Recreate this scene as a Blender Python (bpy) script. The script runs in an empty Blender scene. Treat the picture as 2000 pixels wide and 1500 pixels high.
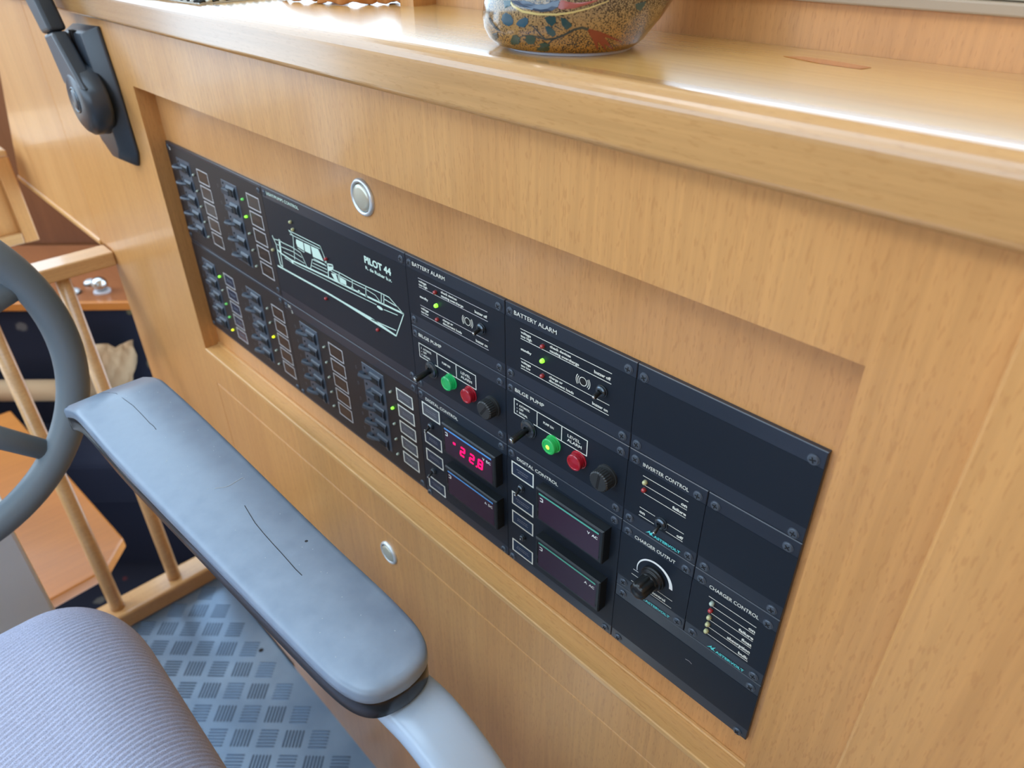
import bpy, math, random
from mathutils import Vector, Matrix
from mathutils.bvhtree import BVHTree
random.seed(7)
PI = math.pi
sc = bpy.context.scene
COL = sc.collection

# ------------------------------------------------------------------ camera
# X runs along the console (metres, 0 = left edge of the instrument panels), Z up (0 = their top edge), viewer at -Y
RM = ((0.68970312, 0.72404056, -0.00865356), (0.39134292, -0.38278547, -0.83685483), (-0.60922929, 0.57379487, -0.54735648))
CAM = Vector((0.85380277, -0.28605583, 0.21138139))
FPX = 1427.65
cam = bpy.data.cameras.new('camera')
co = bpy.data.objects.new('camera', cam)
COL.objects.link(co)
m3 = Matrix((RM[0], tuple(-v for v in RM[1]), tuple(-v for v in RM[2]))).transposed()
co.matrix_world = Matrix.Translation(CAM) @ m3.to_4x4()
cam.sensor_width = 36
cam.lens = FPX / 2000 * 36
cam.clip_start = 0.02
cam.dof.use_dof = True
cam.dof.focus_distance = 0.46
cam.dof.aperture_fstop = 10
sc.camera = co

# ------------------------------------------------------------------ light
world = bpy.data.worlds.new('sky')
sc.world = world
world.use_nodes = True
wn = world.node_tree
wn.nodes['Background'].inputs[0].default_value = (0.62, 0.81, 1.0, 1)
wn.nodes['Background'].inputs[1].default_value = 2.55
sc.view_settings.view_transform = 'Standard'
sc.view_settings.look = 'None'
sc.view_settings.exposure = 0.66
sc.view_settings.gamma = 1.0
sc.view_settings.use_curve_mapping = False
sun = bpy.data.lights.new('sun', 'SUN')
sun.energy = 0.6
sun.angle = math.radians(12)
sun.color = (1.0, 0.95, 0.86)
so = bpy.data.objects.new('sun', sun)
so.rotation_euler = Vector((0.55, 0.62, -0.62)).to_track_quat('-Z', 'Y').to_euler()
COL.objects.link(so)
try:
    sc.cycles.use_denoising = True
    sc.cycles.max_bounces = 7
    sc.cycles.caustics_reflective = False
    sc.cycles.caustics_refractive = False
except Exception:
    pass

def ray(px, py):
    v = Vector(((px - 1000) / FPX, (py - 750) / FPX, 1.0))
    return Vector((RM[0][0]*v.x + RM[1][0]*v.y + RM[2][0]*v.z, RM[0][1]*v.x + RM[1][1]*v.y + RM[2][1]*v.z, RM[0][2]*v.x + RM[1][2]*v.y + RM[2][2]*v.z))
def atY(px, py, y=0.0):
    d = ray(px, py); return CAM + d * ((y - CAM.y) / d.y)
def atZ(px, py, z):
    d = ray(px, py); return CAM + d * ((z - CAM.z) / d.z)
def atX(px, py, x):
    d = ray(px, py); return CAM + d * ((x - CAM.x) / d.x)
HD = Vector((-0.72796, 0.68562, 0)); RT = Vector((0.68562, 0.72796, 0))
def atD(px, py, D):
    d = ray(px, py); return CAM + d * (D / d.dot(HD))

# ------------------------------------------------------------------ materials
def mat(name, color, rough=0.5, metal=0.0, emit=None, es=0.0, coat=0.0, trans=0.0, spec=None):
    m = bpy.data.materials.new(name); m.use_nodes = True
    b = m.node_tree.nodes['Principled BSDF']
    b.inputs['Base Color'].default_value = (*color, 1)
    b.inputs['Roughness'].default_value = rough
    b.inputs['Metallic'].default_value = metal
    b.inputs['Coat Weight'].default_value = coat
    b.inputs['Coat Roughness'].default_value = 0.12
    b.inputs['Transmission Weight'].default_value = trans
    if spec is not None: b.inputs['Specular IOR Level'].default_value = spec
    if emit:
        b.inputs['Emission Color'].default_value = (*emit, 1)
        b.inputs['Emission Strength'].default_value = es
    return m

class NT:
    def __init__(s, m):
        s.t = m.node_tree; s.b = s.t.nodes['Principled BSDF']
        s.co = s.n('ShaderNodeTexCoord').outputs['Object']
    def n(s, k, **kw):
        x = s.t.nodes.new(k)
        for a, v in kw.items(): setattr(x, a, v)
        return x
    def l(s, a, b): s.t.links.new(a, b)
    def mapping(s, scale, rot=(0, 0, 0)):
        m = s.n('ShaderNodeMapping'); m.inputs['Scale'].default_value = scale; m.inputs['Rotation'].default_value = rot
        s.l(s.co, m.inputs[0]); return m.outputs[0]
    def noise(s, vec, sc_, det=3, rough=0.55, dist=0.0):
        x = s.n('ShaderNodeTexNoise'); x.inputs['Scale'].default_value = sc_; x.inputs['Detail'].default_value = det
        x.inputs['Roughness'].default_value = rough; x.inputs['Distortion'].default_value = dist
        s.l(vec, x.inputs[0]); return x.outputs[0]
    def ramp(s, fac, stops):
        r = s.n('ShaderNodeValToRGB'); e = r.color_ramp.elements
        while len(e) < len(stops): e.new(0.5)
        for i, (p, c) in enumerate(stops):
            e[i].position = p; e[i].color = (*c, 1) if len(c) == 3 else c
        s.l(fac, r.inputs[0]); return r.outputs[0]
    def mix(s, fac, a, b, mode='MIX'):
        x = s.n('ShaderNodeMix', data_type='RGBA', blend_type=mode)
        for inp, v in ((x.inputs[0], fac), (x.inputs[6], a), (x.inputs[7], b)):
            if isinstance(v, (int, float)): inp.default_value = v
            elif isinstance(v, tuple): inp.default_value = (*v, 1)
            else: s.l(v, inp)
        return x.outputs[2]
    def bump(s, h, st=0.1, d=0.001):
        x = s.n('ShaderNodeBump'); x.inputs['Strength'].default_value = st; x.inputs['Distance'].default_value = d
        s.l(h, x.inputs['Height']); s.l(x.outputs[0], s.b.inputs['Normal'])

def wood(name, axis, light=(0.62, 0.36, 0.155), dark=(0.43, 0.215, 0.08), rough=0.36, coat=0.25, fleck=0.30, stripe=1.0):
    """beech veneer: long soft streaks along `axis`, short darker rays in the grain direction"""
    m = mat(name, light, rough, coat=coat); t = NT(m)
    def s(al, ac): return tuple(al if i == axis else ac for i in range(3))
    broad = t.noise(t.mapping(s(1.2, 22)), 1.0, 2, 0.5, 0.3)
    fine = t.noise(t.mapping(s(9, 330)), 1.0, 3, 0.6)
    c = t.mix(t.ramp(broad, [(0.30, (0, 0, 0)), (0.72, (1, 1, 1))]), dark, light)
    c2 = t.mix(t.ramp(fine, [(0.35, (0, 0, 0)), (0.7, (1, 1, 1))]), tuple(v * 0.84 for v in light), tuple(min(1, v * 1.12) for v in light))
    c = t.mix(0.5 * stripe, c2, c)
    fl = t.noise(t.mapping(s(150, 900)), 1.0, 1, 0.4)
    f = t.ramp(fl, [(0.60, (0, 0, 0)), (0.68, (1, 1, 1))])
    mm = t.n('ShaderNodeMath', operation='MULTIPLY'); t.l(f, mm.inputs[0]); mm.inputs[1].default_value = fleck
    c = t.mix(mm.outputs[0], c, (dark[0]*0.74, dark[1]*0.64, dark[2]*0.58))
    t.l(c, t.b.inputs['Base Color'])
    t.bump(fine, 0.06, 0.0004)
    return m

M = {}
M['wood_shade_stripe'] = wood('beech_veneer_shade_stripes', 2, (0.66, 0.36, 0.14), (0.46, 0.205, 0.065), fleck=0.2)  # broad streaks paint a curved panel's light and shade bands onto flat veneer
M['wood_v'] = wood('beech_veneer_vertical', 2, (0.61, 0.315, 0.110), (0.50, 0.230, 0.072))
M['wood_in'] = wood('beech_veneer_recess', 2, (0.60, 0.300, 0.110), (0.47, 0.215, 0.07))
M['wood_h'] = wood('beech_solid_along', 0, (0.66, 0.38, 0.145), (0.54, 0.28, 0.095), fleck=0.25, rough=0.3, coat=0.35)
M['wood_top'] = wood('beech_counter', 0, (0.60, 0.35, 0.12), (0.50, 0.265, 0.075), fleck=0.12, rough=0.24, coat=0.45)
M['wood_edge'] = wood('beech_nosing', 0, (0.53, 0.295, 0.115), (0.44, 0.22, 0.075), fleck=0.22, rough=0.22, coat=0.8)
M['wood_y'] = wood('beech_rail', 1, (0.66, 0.40, 0.18), (0.50, 0.27, 0.105), fleck=0.3, rough=0.28, coat=0.5)
M['wood_dark'] = wood('cherry_bulkhead', 2, (0.20, 0.075, 0.03), (0.13, 0.045, 0.018), fleck=0.2)
M['wood_orange'] = wood('cherry_table', 1, (0.52, 0.19, 0.038), (0.44, 0.15, 0.028), fleck=0.15)
M['wood_red'] = wood('reddish_shelf', 0, (0.30, 0.10, 0.03), (0.22, 0.07, 0.02), fleck=0.15)
M['patch'] = mat('orange_inlay', (0.46, 0.15, 0.03), 0.25, coat=0.6)
M['rail_gloss'] = mat('satin_black_aluminium', (0.015, 0.022, 0.036), 0.30, 0.0, spec=0.6)
M['panel'] = mat('matt_black_panel', (0.008, 0.013, 0.022), 0.45, spec=0.32)
t = NT(M['panel']); t.bump(t.noise(t.mapping((1, 1, 1)), 2500, 2), 0.05, 0.0002)
M['panel_old'] = mat('matt_black_switch_panel', (0.014, 0.011, 0.013), 0.5, spec=0.45)
M['edge'] = mat('rough_sawn_edge', (0.03, 0.033, 0.037), 0.8)
M['screw'] = mat('black_oxide_screw', (0.085, 0.105, 0.135), 0.36, 0.35)
M['slot'] = mat('dark_recess', (0.002, 0.002, 0.003), 0.7)
M['ink'] = mat('cream_print', (0.75, 0.76, 0.68), 0.6)
M['ink_g'] = mat('pale_green_print', (0.62, 0.80, 0.70), 0.6)
M['ink_grey'] = mat('grey_print', (0.50, 0.49, 0.50), 0.6)
M['ink_dim'] = mat('faded_brown_print', (0.12, 0.075, 0.06), 0.6)
M['ink_dim2'] = mat('faded_grey_print', (0.14, 0.15, 0.18), 0.6)
M['cyan'] = mat('turquoise_print', (0.10, 0.62, 0.62), 0.5)
M['label_b'] = mat('dark_brown_label', (0.018, 0.012, 0.010), 0.3)
M['label_g'] = mat('grey_label', (0.075, 0.085, 0.105), 0.25)
M['label_n'] = mat('navy_label', (0.018, 0.03, 0.06), 0.22)
M['bank'] = mat('slate_plastic', (0.062, 0.082, 0.112), 0.36)
M['breaker'] = mat('breaker_plastic', (0.034, 0.047, 0.068), 0.33)
M['black'] = mat('black_plastic', (0.008, 0.009, 0.010), 0.28)
M['black_rough'] = mat('black_knurled', (0.026, 0.029, 0.031), 0.42)
M['steel_dark'] = mat('blackened_steel', (0.10, 0.12, 0.14), 0.25, 0.85)
M['bright'] = mat('bright_nickel', (0.6, 0.62, 0.62), 0.18, 1.0)
M['led_off'] = mat('led_off_clear', (0.42, 0.50, 0.42), 0.12, spec=0.8)
M['led_cream'] = mat('led_off_yellow', (0.50, 0.50, 0.26), 0.12, spec=0.8)
M['led_red'] = mat('led_off_red', (0.36, 0.03, 0.035), 0.12, spec=0.8)
M['led_on'] = mat('led_on_green', (0.25, 0.8, 0.1), 0.2, emit=(0.22, 1.0, 0.03), es=1.15)
M['led_dimg'] = mat('led_weak_green', (0.1, 0.4, 0.12), 0.2, emit=(0.12, 0.6, 0.12), es=0.5)
M['led_yel'] = mat('led_on_yellow', (0.8, 0.8, 0.05), 0.2, emit=(0.75, 0.9, 0.0), es=1.1)
M['lens_g'] = mat('green_lens', (0.02, 0.42, 0.13), 0.12, trans=0.25, spec=0.8, emit=(0.0, 0.5, 0.12), es=0.12)
M['lens_glow'] = mat('lit_green_lens', (0.03, 0.50, 0.13), 0.12, trans=0.2, emit=(0.06, 0.75, 0.10), es=0.05)
M['lens_r'] = mat('red_lens', (0.50, 0.012, 0.03), 0.12, trans=0.25, spec=0.8)
M['glow'] = mat('lamp_core', (0.6, 0.9, 0.1), 0.3, emit=(0.55, 1.0, 0.05), es=1.0)
M['display'] = mat('smoked_red_display', (0.040, 0.018, 0.036), 0.22, spec=0.28)
M['digit'] = mat('lit_red_digit', (0.9, 0.0, 0.08), 0.4, emit=(1.0, 0.0, 0.09), es=1.6)
M['stripe_b'] = mat('blue_stripe', (0.10, 0.34, 0.75), 0.4)
M['stripe_g'] = mat('green_stripe', (0.10, 0.42, 0.32), 0.4)
M['meter'] = mat('meter_bezel', (0.012, 0.015, 0.018), 0.32)
M['white_ink'] = mat('white_print', (0.85, 0.86, 0.84), 0.5)
M['brass'] = mat('satin_champagne', (0.62, 0.62, 0.52), 0.32, 0.55)
M['chrome'] = mat('satin_chrome', (0.72, 0.78, 0.82), 0.34, 0.55)
M['lever'] = mat('charcoal_lever', (0.030, 0.040, 0.055), 0.30, spec=0.6)
M['lever_grip'] = mat('black_grip', (0.014, 0.018, 0.026), 0.40)
M['arm'] = mat('worn_grey_polyurethane', (0.15, 0.19, 0.25), 0.34, spec=0.8)
t = NT(M['arm']); nz = t.noise(t.mapping((1, 1, 1)), 60, 4)
t.l(t.ramp(nz, [(0.3, (0.175, 0.24, 0.335)), (0.75, (0.225, 0.295, 0.395))]), t.b.inputs['Base Color'])
t.l(t.ramp(nz, [(0.3, (0.30, 0.30, 0.30)), (0.8, (0.46, 0.46, 0.46))]), t.b.inputs['Roughness'])
t.bump(t.noise(t.mapping((1, 1, 1)), 900, 2), 0.05, 0.0003)
M['arm_dark'] = mat('black_armrest_base', (0.008, 0.010, 0.014), 0.25)
M['crack'] = mat('crack', (0.012, 0.013, 0.016), 0.7)
M['scuff'] = mat('pale_scuff', (0.42, 0.47, 0.52), 0.6)
M['bracket'] = mat('pale_blue_grey_paint', (0.42, 0.54, 0.70), 0.25, spec=0.6)
t = NT(M['bracket']); t.bump(t.noise(t.mapping((1, 1, 1)), 120, 3), 0.12, 0.001)
M['cloth'] = mat('lilac_grey_ribbed_fabric', (0.34, 0.38, 0.56), 0.9)
t = NT(M['cloth']); w = t.noise(t.mapping((1, 1, 1)), 1500, 2)
t.l(t.ramp(w, [(0.3, (0.32, 0.355, 0.51)), (0.7, (0.60, 0.64, 0.84))]), t.b.inputs['Base Color']); t.bump(w, 0.5, 0.0008)
M['rim'] = mat('slate_grey_rubber', (0.15, 0.19, 0.225), 0.45)
t = NT(M['rim']); t.bump(t.noise(t.mapping((1, 1, 1)), 420, 2), 0.12, 0.0006)
M['pale'] = mat('pale_grey_laminate', (0.74, 0.80, 0.88), 0.35)
M['tread'] = mat('tread_plate', (0.24, 0.33, 0.44), 0.32, 0.5)
t = NT(M['tread']); nz = t.noise(t.mapping((1, 1, 1)), 9, 3)
t.l(t.ramp(nz, [(0.3, (0.14, 0.215, 0.32)), (0.8, (0.26, 0.36, 0.48))]), t.b.inputs['Base Color'])
M['tread_bar'] = mat('tread_bar', (0.075, 0.125, 0.20), 0.26, 0.6)
def patterned(name, base):
    m = mat(name, base, 0.95); t = NT(m)
    v = t.n('ShaderNodeTexVoronoi'); v.inputs['Scale'].default_value = 9.0; v.inputs['Randomness'].default_value = 0.55
    nz = t.n('ShaderNodeTexNoise'); nz.inputs['Scale'].default_value = 45
    t.l(t.co, nz.inputs[0]); mx = t.mix(0.018, t.co, nz.outputs[1], 'ADD'); t.l(mx, v.inputs[0])
    f = t.ramp(v.outputs['Distance'], [(0.10, (1, 1, 1)), (0.14, (0, 0, 0))])
    c = t.ramp(v.outputs['Color'], [(0.2, (0.10, 0.012, 0.02)), (0.5, (0.12, 0.11, 0.05)), (0.8, (0.09, 0.09, 0.10))])
    t.l(t.mix(f, base, c), t.b.inputs['Base Color']); return m
M['navy'] = patterned('navy_moquette', (0.0025, 0.005, 0.020))
M['beige'] = mat('beige_cloth', (0.42, 0.28, 0.16), 0.9)
M['cream'] = mat('cream_sill', (0.55, 0.50, 0.41), 0.4)
M['tan'] = mat('taupe_sill_edge', (0.36, 0.28, 0.20), 0.5)
M['ceil'] = mat('cream_headlining', (0.78, 0.70, 0.56), 0.8)
M['matw'] = mat('white_woven_mat', (0.7, 0.74, 0.72), 0.9)
M['matb'] = mat('black_mat_edge', (0.03, 0.035, 0.035), 0.9)
M['shell'] = mat('peach_shell', (0.50, 0.20, 0.06), 0.6, spec=0.2)
M['felt'] = mat('white_felt_pad', (0.55, 0.56, 0.62), 0.95)

# vase body: ochre with dense dark speckles, greyer towards the top left
m = mat('painted_speckled_clay', (0.55, 0.33, 0.08), 0.16, coat=0.8); t = NT(m)
sep = t.n('ShaderNodeSeparateXYZ'); t.l(t.co, sep.inputs[0])
grad = t.n('ShaderNodeMapRange'); grad.inputs[1].default_value = 0.150; grad.inputs[2].default_value = 0.172; t.l(sep.outputs[2], grad.inputs[0])
base = t.mix(grad.outputs[0], (0.40, 0.195, 0.028), (0.30, 0.225, 0.13))
sp = t.noise(t.mapping((1, 1, 1)), 1500, 2, 0.5); sp2 = t.noise(t.mapping((1, 1, 1)), 60, 2, 0.5)
ad = t.n('ShaderNodeMath', operation='MULTIPLY_ADD'); t.l(sp2, ad.inputs[0]); ad.inputs[1].default_value = 0.35; t.l(sp, ad.inputs[2])
t.l(t.mix(t.ramp(ad.outputs[0], [(0.685, (0, 0, 0)), (0.72, (1, 1, 1))]), base, (0.025, 0.018, 0.02)), t.b.inputs['Base Color'])
M['vase'] = m
M['leaf'] = mat('blue_green_leaf_paint', (0.012, 0.06, 0.072), 0.2, coat=0.7)
M['leaf_b'] = mat('blue_leaf_paint', (0.025, 0.09, 0.14), 0.2, coat=0.7)
M['leaf_d'] = mat('dark_green_leaf_paint', (0.012, 0.05, 0.035), 0.2, coat=0.7)
M['branch'] = mat('dark_branch_paint', (0.03, 0.045, 0.05), 0.2, coat=0.7)
M['flower'] = mat('brick_red_paint', (0.22, 0.035, 0.018), 0.2, coat=0.7)
M['bird'] = mat('slate_blue_paint', (0.03, 0.06, 0.11), 0.2, coat=0.7)
M['band'] = mat('cream_yellow_paint', (0.62, 0.52, 0.22), 0.2, coat=0.7)
M['pink'] = mat('rose_paint', (0.32, 0.07, 0.06), 0.2, coat=0.7)

# ------------------------------------------------------------------ mesh helpers
class MB:
    def __init__(s): s.v = []; s.f = []; s.mi = []; s.cur = 0
    def add(s, vs, fs):
        o = len(s.v); s.v += [tuple(p) for p in vs]
        for f in fs: s.f.append(tuple(i + o for i in f)); s.mi.append(s.cur)
        return s
    def box(s, x0, x1, y0, y1, z0, z1):
        x0, x1 = sorted((x0, x1)); y0, y1 = sorted((y0, y1)); z0, z1 = sorted((z0, z1))
        return s.add([(x0,y0,z0),(x1,y0,z0),(x1,y1,z0),(x0,y1,z0),(x0,y0,z1),(x1,y0,z1),(x1,y1,z1),(x0,y1,z1)],
                     [(0,3,2,1),(4,5,6,7),(0,1,5,4),(1,2,6,5),(2,3,7,6),(3,0,4,7)])
    def cbox(s, x0, x1, y0, y1, z0, z1, c):
        """box whose front (-y) rim is chamfered by c"""
        a = [(x0,y1,z0),(x1,y1,z0),(x1,y1,z1),(x0,y1,z1)]
        b = [(x0,y0+c,z0),(x1,y0+c,z0),(x1,y0+c,z1),(x0,y0+c,z1)]
        d = [(x0+c,y0,z0+c),(x1-c,y0,z0+c),(x1-c,y0,z1-c),(x0+c,y0,z1-c)]
        F = [(0,3,2,1),(8,9,10,11)]
        for i in range(4):
            j = (i+1) % 4; F += [(i,j,4+j,4+i),(4+i,4+j,8+j,8+i)]
        return s.add([(x,y,z) for x,y,z in a+b+d], [f[::-1] if k in (0,) else f for k,f in enumerate(F)])
    def lathe(s, prof, org=(0,0,0), ax=(0,-1,0), n=24, ref=None, cap=True):
        """prof: (distance along ax, radius)"""
        a = Vector(ax).normalized(); u = Vector(ref) if ref else (Vector((0,0,1)) if abs(a.z) < 0.9 else Vector((1,0,0)))
        u = (u - a * u.dot(a)).normalized(); w = a.cross(u); O = Vector(org)
        vs = []; fs = []
        for h, r in prof:
            for i in range(n):
                an = 2*PI*i/n; vs.append(O + a*h + (u*math.cos(an) + w*math.sin(an))*r)
        for k in range(len(prof)-1):
            for i in range(n):
                j = (i+1) % n; fs.append((k*n+i, k*n+j, (k+1)*n+j, (k+1)*n+i))
        if cap:
            fs.append(tuple(range(n))[::-1]); fs.append(tuple(range((len(prof)-1)*n, len(prof)*n)))
        return s.add(vs, fs)
    def tube(s, pts, r, n=8, flat=1.0, up=(0,0,1)):
        P = [Vector(p) for p in pts]; vs = []; fs = []
        for k, p in enumerate(P):
            d = (P[min(k+1,len(P)-1)] - P[max(k-1,0)]).normalized()
            u = Vector(up); u = (u - d*u.dot(d)); u = u.normalized() if u.length > 1e-6 else d.orthogonal().normalized(); w = d.cross(u)
            rr = r[k] if isinstance(r, (list, tuple)) else r
            for i in range(n):
                an = 2*PI*i/n; vs.append(p + w*math.cos(an)*rr + u*math.sin(an)*rr*flat)
        for k in range(len(P)-1):
            for i in range(n):
                j = (i+1) % n; fs.append((k*n+i, k*n+j, (k+1)*n+j, (k+1)*n+i))
        fs.append(tuple(range(n))[::-1]); fs.append(tuple(range((len(P)-1)*n, len(P)*n)))
        return s.add(vs, fs)
    def prism(s, poly, off):
        """polygon (list of 3d) extruded by vector off"""
        n = len(poly); P = [Vector(p) for p in poly]; o = Vector(off)
        return s.add(P + [p + o for p in P], [tuple(range(n))[::-1], tuple(range(n, 2*n))] + [(i,(i+1)%n,n+(i+1)%n,n+i) for i in range(n)])
    # flat print helpers on the panel front (mm)
    def bar(s, x0, z0, x1, z1, w, y):
        a = Vector((x0,0,z0)); b = Vector((x1,0,z1)); d = (b-a).normalized(); n = Vector((-d.z,0,d.x))*w/2
        q = [a+n, a-n, b-n, b+n]
        return s.add([(p.x/1000, y, p.z/1000) for p in q], [(0,1,2,3)])
    def line(s, pts, w, y):
        for a, b in zip(pts, pts[1:]): s.bar(a[0], a[1], b[0], b[1], w, y)
        return s
    def rect(s, x0, z0, x1, z1, w, y):
        x0, x1 = sorted((x0,x1)); z0, z1 = sorted((z0,z1))
        for q in ((x0,z0,x1,z0+w),(x0,z1-w,x1,z1),(x0,z0+w,x0+w,z1-w),(x1-w,z0+w,x1,z1-w)): s.quad(*q, y)
        return s
    def quad(s, x0, z0, x1, z1, y):
        return s.add([(x0/1000,y,z0/1000),(x1/1000,y,z0/1000),(x1/1000,y,z1/1000),(x0/1000,y,z1/1000)], [(0,1,2,3)])
    def poly(s, pts, y): return s.add([(p[0]/1000, y, p[1]/1000) for p in pts], [tuple(range(len(pts)))])
    def disc(s, x, z, r, y, n=16, rx=None):
        rx = rx or r
        return s.poly([(x+rx*math.cos(2*PI*i/n), z+r*math.sin(2*PI*i/n)) for i in range(n)], y)
    def arc(s, x, z, r, a0, a1, w0, w1, y, n=20, sx=1.0):
        vs = []
        for i in range(n+1):
            f = i/n; a = math.radians(a0+(a1-a0)*f); w = w0+(w1-w0)*f
            for rr in (r-w/2, r+w/2): vs.append(((x+rr*math.cos(a)*sx)/1000, y, (z+rr*math.sin(a))/1000))
        return s.add(vs, [(2*i,2*i+1,2*i+3,2*i+2) for i in range(n)])
    def text(s, t_, x, z, h, w, y, align='L', bold=0.0):
        """string with cap height h, fitted to width w (mm); z = baseline"""
        vs, fs, bw = glyphs(t_, bold)
        sx = (w / bw) if w else h / CAPH; ox = x if align == 'L' else x - (w or bw*sx)
        return s.add([((ox + vx*sx)/1000, y, (z + vy*h/CAPH)/1000) for vx, vy in vs], fs)
    def build(s, name, m, parent=None, bevel=0.0, smooth=False, seg=2, loc=None):
        me = bpy.data.meshes.new(name); me.from_pydata(s.v, [], s.f)
        for x in (m if isinstance(m, list) else [m]): me.materials.append(x)
        if isinstance(m, list): me.polygons.foreach_set('material_index', s.mi)
        me.validate(); me.update()
        return link(name, me, parent, bevel, smooth, seg)

def link(name, me, parent=None, bevel=0.0, smooth=False, seg=2):
    o = bpy.data.objects.new(name, me); COL.objects.link(o)
    if parent is not None:
        o.parent = parent; o.matrix_parent_inverse = Matrix.Translation(-wloc(parent))
    if smooth: me.shade_smooth() if hasattr(me, 'shade_smooth') else me.polygons.foreach_set('use_smooth', [True]*len(me.polygons))
    if bevel:
        b = o.modifiers.new('bevel', 'BEVEL'); b.width = bevel; b.segments = seg; b.limit_method = 'ANGLE'; b.harden_normals = False
    return o
def wloc(o):
    return Vector(o.get('_w', (0,0,0)))
CUR = None
def thing(name, loc, label, cat, group=None):
    o = bpy.data.objects.new(name, None); COL.objects.link(o); o.location = loc; o['_w'] = tuple(loc)
    o.empty_display_size = 0.02; o['label'] = label; o['category'] = cat
    if group: o['group'] = group
    return o
def struct(o): o['kind'] = 'structure'; return o
GC = {}
def glyphs(t_, bold):
    k = (t_, bold)
    if k in GC: return GC[k]
    cu = bpy.data.curves.new('tmp', 'FONT'); cu.body = t_; cu.resolution_u = 3; cu.offset = bold; cu.size = 1.0
    o = bpy.data.objects.new('tmp', cu); COL.objects.link(o)
    dg = bpy.context.evaluated_depsgraph_get(); dg.update()
    me = bpy.data.meshes.new_from_object(o.evaluated_get(dg))
    vs = [(v.co.x, v.co.y) for v in me.vertices]; fs = [tuple(p.vertices) for p in me.polygons]
    x0 = min(v[0] for v in vs); bw = max(v[0] for v in vs) - x0
    vs = [(a - x0, b) for a, b in vs]
    COL.objects.unlink(o); bpy.data.objects.remove(o); bpy.data.curves.remove(cu); bpy.data.meshes.remove(me)
    GC[k] = (vs, fs, bw); return GC[k]
CAPH = 1.0
CAPH = max(v[1] for v in glyphs('H', 0.0)[0])
mm = 0.001

# ------------------------------------------------------------------ room shell
YF = -0.016
fl = struct(MB().box(-0.30, 1.7, -2.2, YF, -0.95, -0.905).build('floor', M['tread']))
MB().box(-3.0, -0.30, -2.2, 1.2, -1.36, -1.32).build('floor_lower', M['navy'])['kind'] = 'structure'
# unseen wheelhouse roof; opening added for sky light on helm seat, overhang shades counter
rf = MB(); HX0, HX1, HY0, HY1 = -0.15, 0.95, -1.25, -0.30
rf.box(-0.75, 1.76, -2.3, HY0, 0.95, 1.0); rf.box(-0.75, 1.76, HY1, 0.62, 0.95, 1.0); rf.box(-0.75, HX0, HY0, HY1, 0.95, 1.0); rf.box(HX1, 1.76, HY0, HY1, 0.95, 1.0)
struct(rf.build('ceiling', M['ceil']))
struct(MB().box(-3.2, 2.4, -2.3, -2.2, -1.36, 0.12).build('wall_port', M['wood_v']))
struct(MB().box(1.7, 1.76, -2.2, 1.2, -1.0, 0.95).build('wall_aft', M['wood_v']))
# strip of panelling between counter and window sill
wb = MB(); wb.box(0.352, 1.7, 0.110, 0.16, 0.1, 0.1695)
struct(wb.build('wall_back', M['wood_in']))
tr = MB(); tr.box(0.335, 0.352, 0.088, 0.16, 0.148, 0.1695)
struct(tr.build('trim_1', M['wood_v']))
sl = MB(); sl.box(0.30, 1.7, 0.106, 0.42, 0.1697, 0.1752)
struct(sl.build('trim_2', M['tan'], bevel=0.001))
struct(MB().box(0.30, 1.7, 0.109, 0.42, 0.1754, 0.1800).build('trim_3', M['cream'], bevel=0.002))
wf = MB()
for a_, b_ in ((0.300, 0.335), (1.655, 1.698)): wf.box(a_, b_, 0.40, 0.44, 0.1801, 0.9498)
wf.box(0.335, 1.655, 0.40, 0.44, 0.90, 0.9498); wf.box(0.335, 1.655, 0.40, 0.44, 0.1801, 0.205)
struct(wf.build('window_1', M['wood_v']))
# far bulkhead seen under the railing (set square to the cabin's slanted end)
def slab(p0, p1, z0, z1, th):
    """vertical slab between plan points p0,p1, thickness th away from the camera"""
    a = Vector((p0.x, p0.y, z0)); b = Vector((p1.x, p1.y, z0))
    return MB().prism([a, b, b + HD*th, a + HD*th], (0, 0, z1 - z0))
A = atD(-900, 600, 2.0); B = atD(700, 600, 2.0)
struct(slab(A, B, -1.34, 0.12, 0.05).build('wall_forward', M['wood_dark']))

# ------------------------------------------------------------------ console
con = thing('helm_console', (0.25, 0.1, -0.905), 'beech veneered helm console with a recessed bay holding the black instrument panels', 'console')
X0, X1, ZB, ZT = -0.004, 0.7712, -0.2585, 0.0577
XR = 0.815
p = MB()
p.box(-0.345, 1.698, YF, 0.10, ZT, 0.1180)
p.box(-0.345, X0, YF, 0.10, -0.212, ZT)
p.box(-0.305, X0, YF, 0.10, ZB, -0.212)
p.box(X1, 1.698, YF, 0.10, -0.905, ZT)
p.box(-0.305, X1, YF, 0.10, -0.3065, ZB-0.0062)
p.box(-0.305, X0, YF, 0.10, ZB-0.0062, ZB)
p.box(-0.305, 0.0035, YF, 0.10, -0.905, -0.3065)
p.box(-0.305, X1, YF, 0.10, -0.905, -0.895)
p.build('front_panel', M['wood_v'], con)
MB().prism([(-0.795, YF, -0.210), (-0.3465, YF, -0.210), (-0.3465, YF, 0.118), (-0.53, YF, 0.118), (-0.60, YF, 0.03), (-0.672, YF, -0.058)], (0, 0.036, 0)).build('side_panel', M['wood_shade_stripe'], con, bevel=0.001)
MB().box(-0.80, -0.3465, YF-0.003, 0.02, -0.219, -0.2095).build('edge_moulding', M['wood_h'], con, bevel=0.003, seg=3)
MB().box(X0, 0.7700, 0.003, 0.02, ZB, ZT+0.01).build('recess_panel', M['wood_in'], con)
lg = MB().box(X0, X1, YF-0.0008, 0.004, ZB-0.006, ZB); lg.build('ledge', M['wood_h'], con, bevel=0.0012, seg=3)
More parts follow.
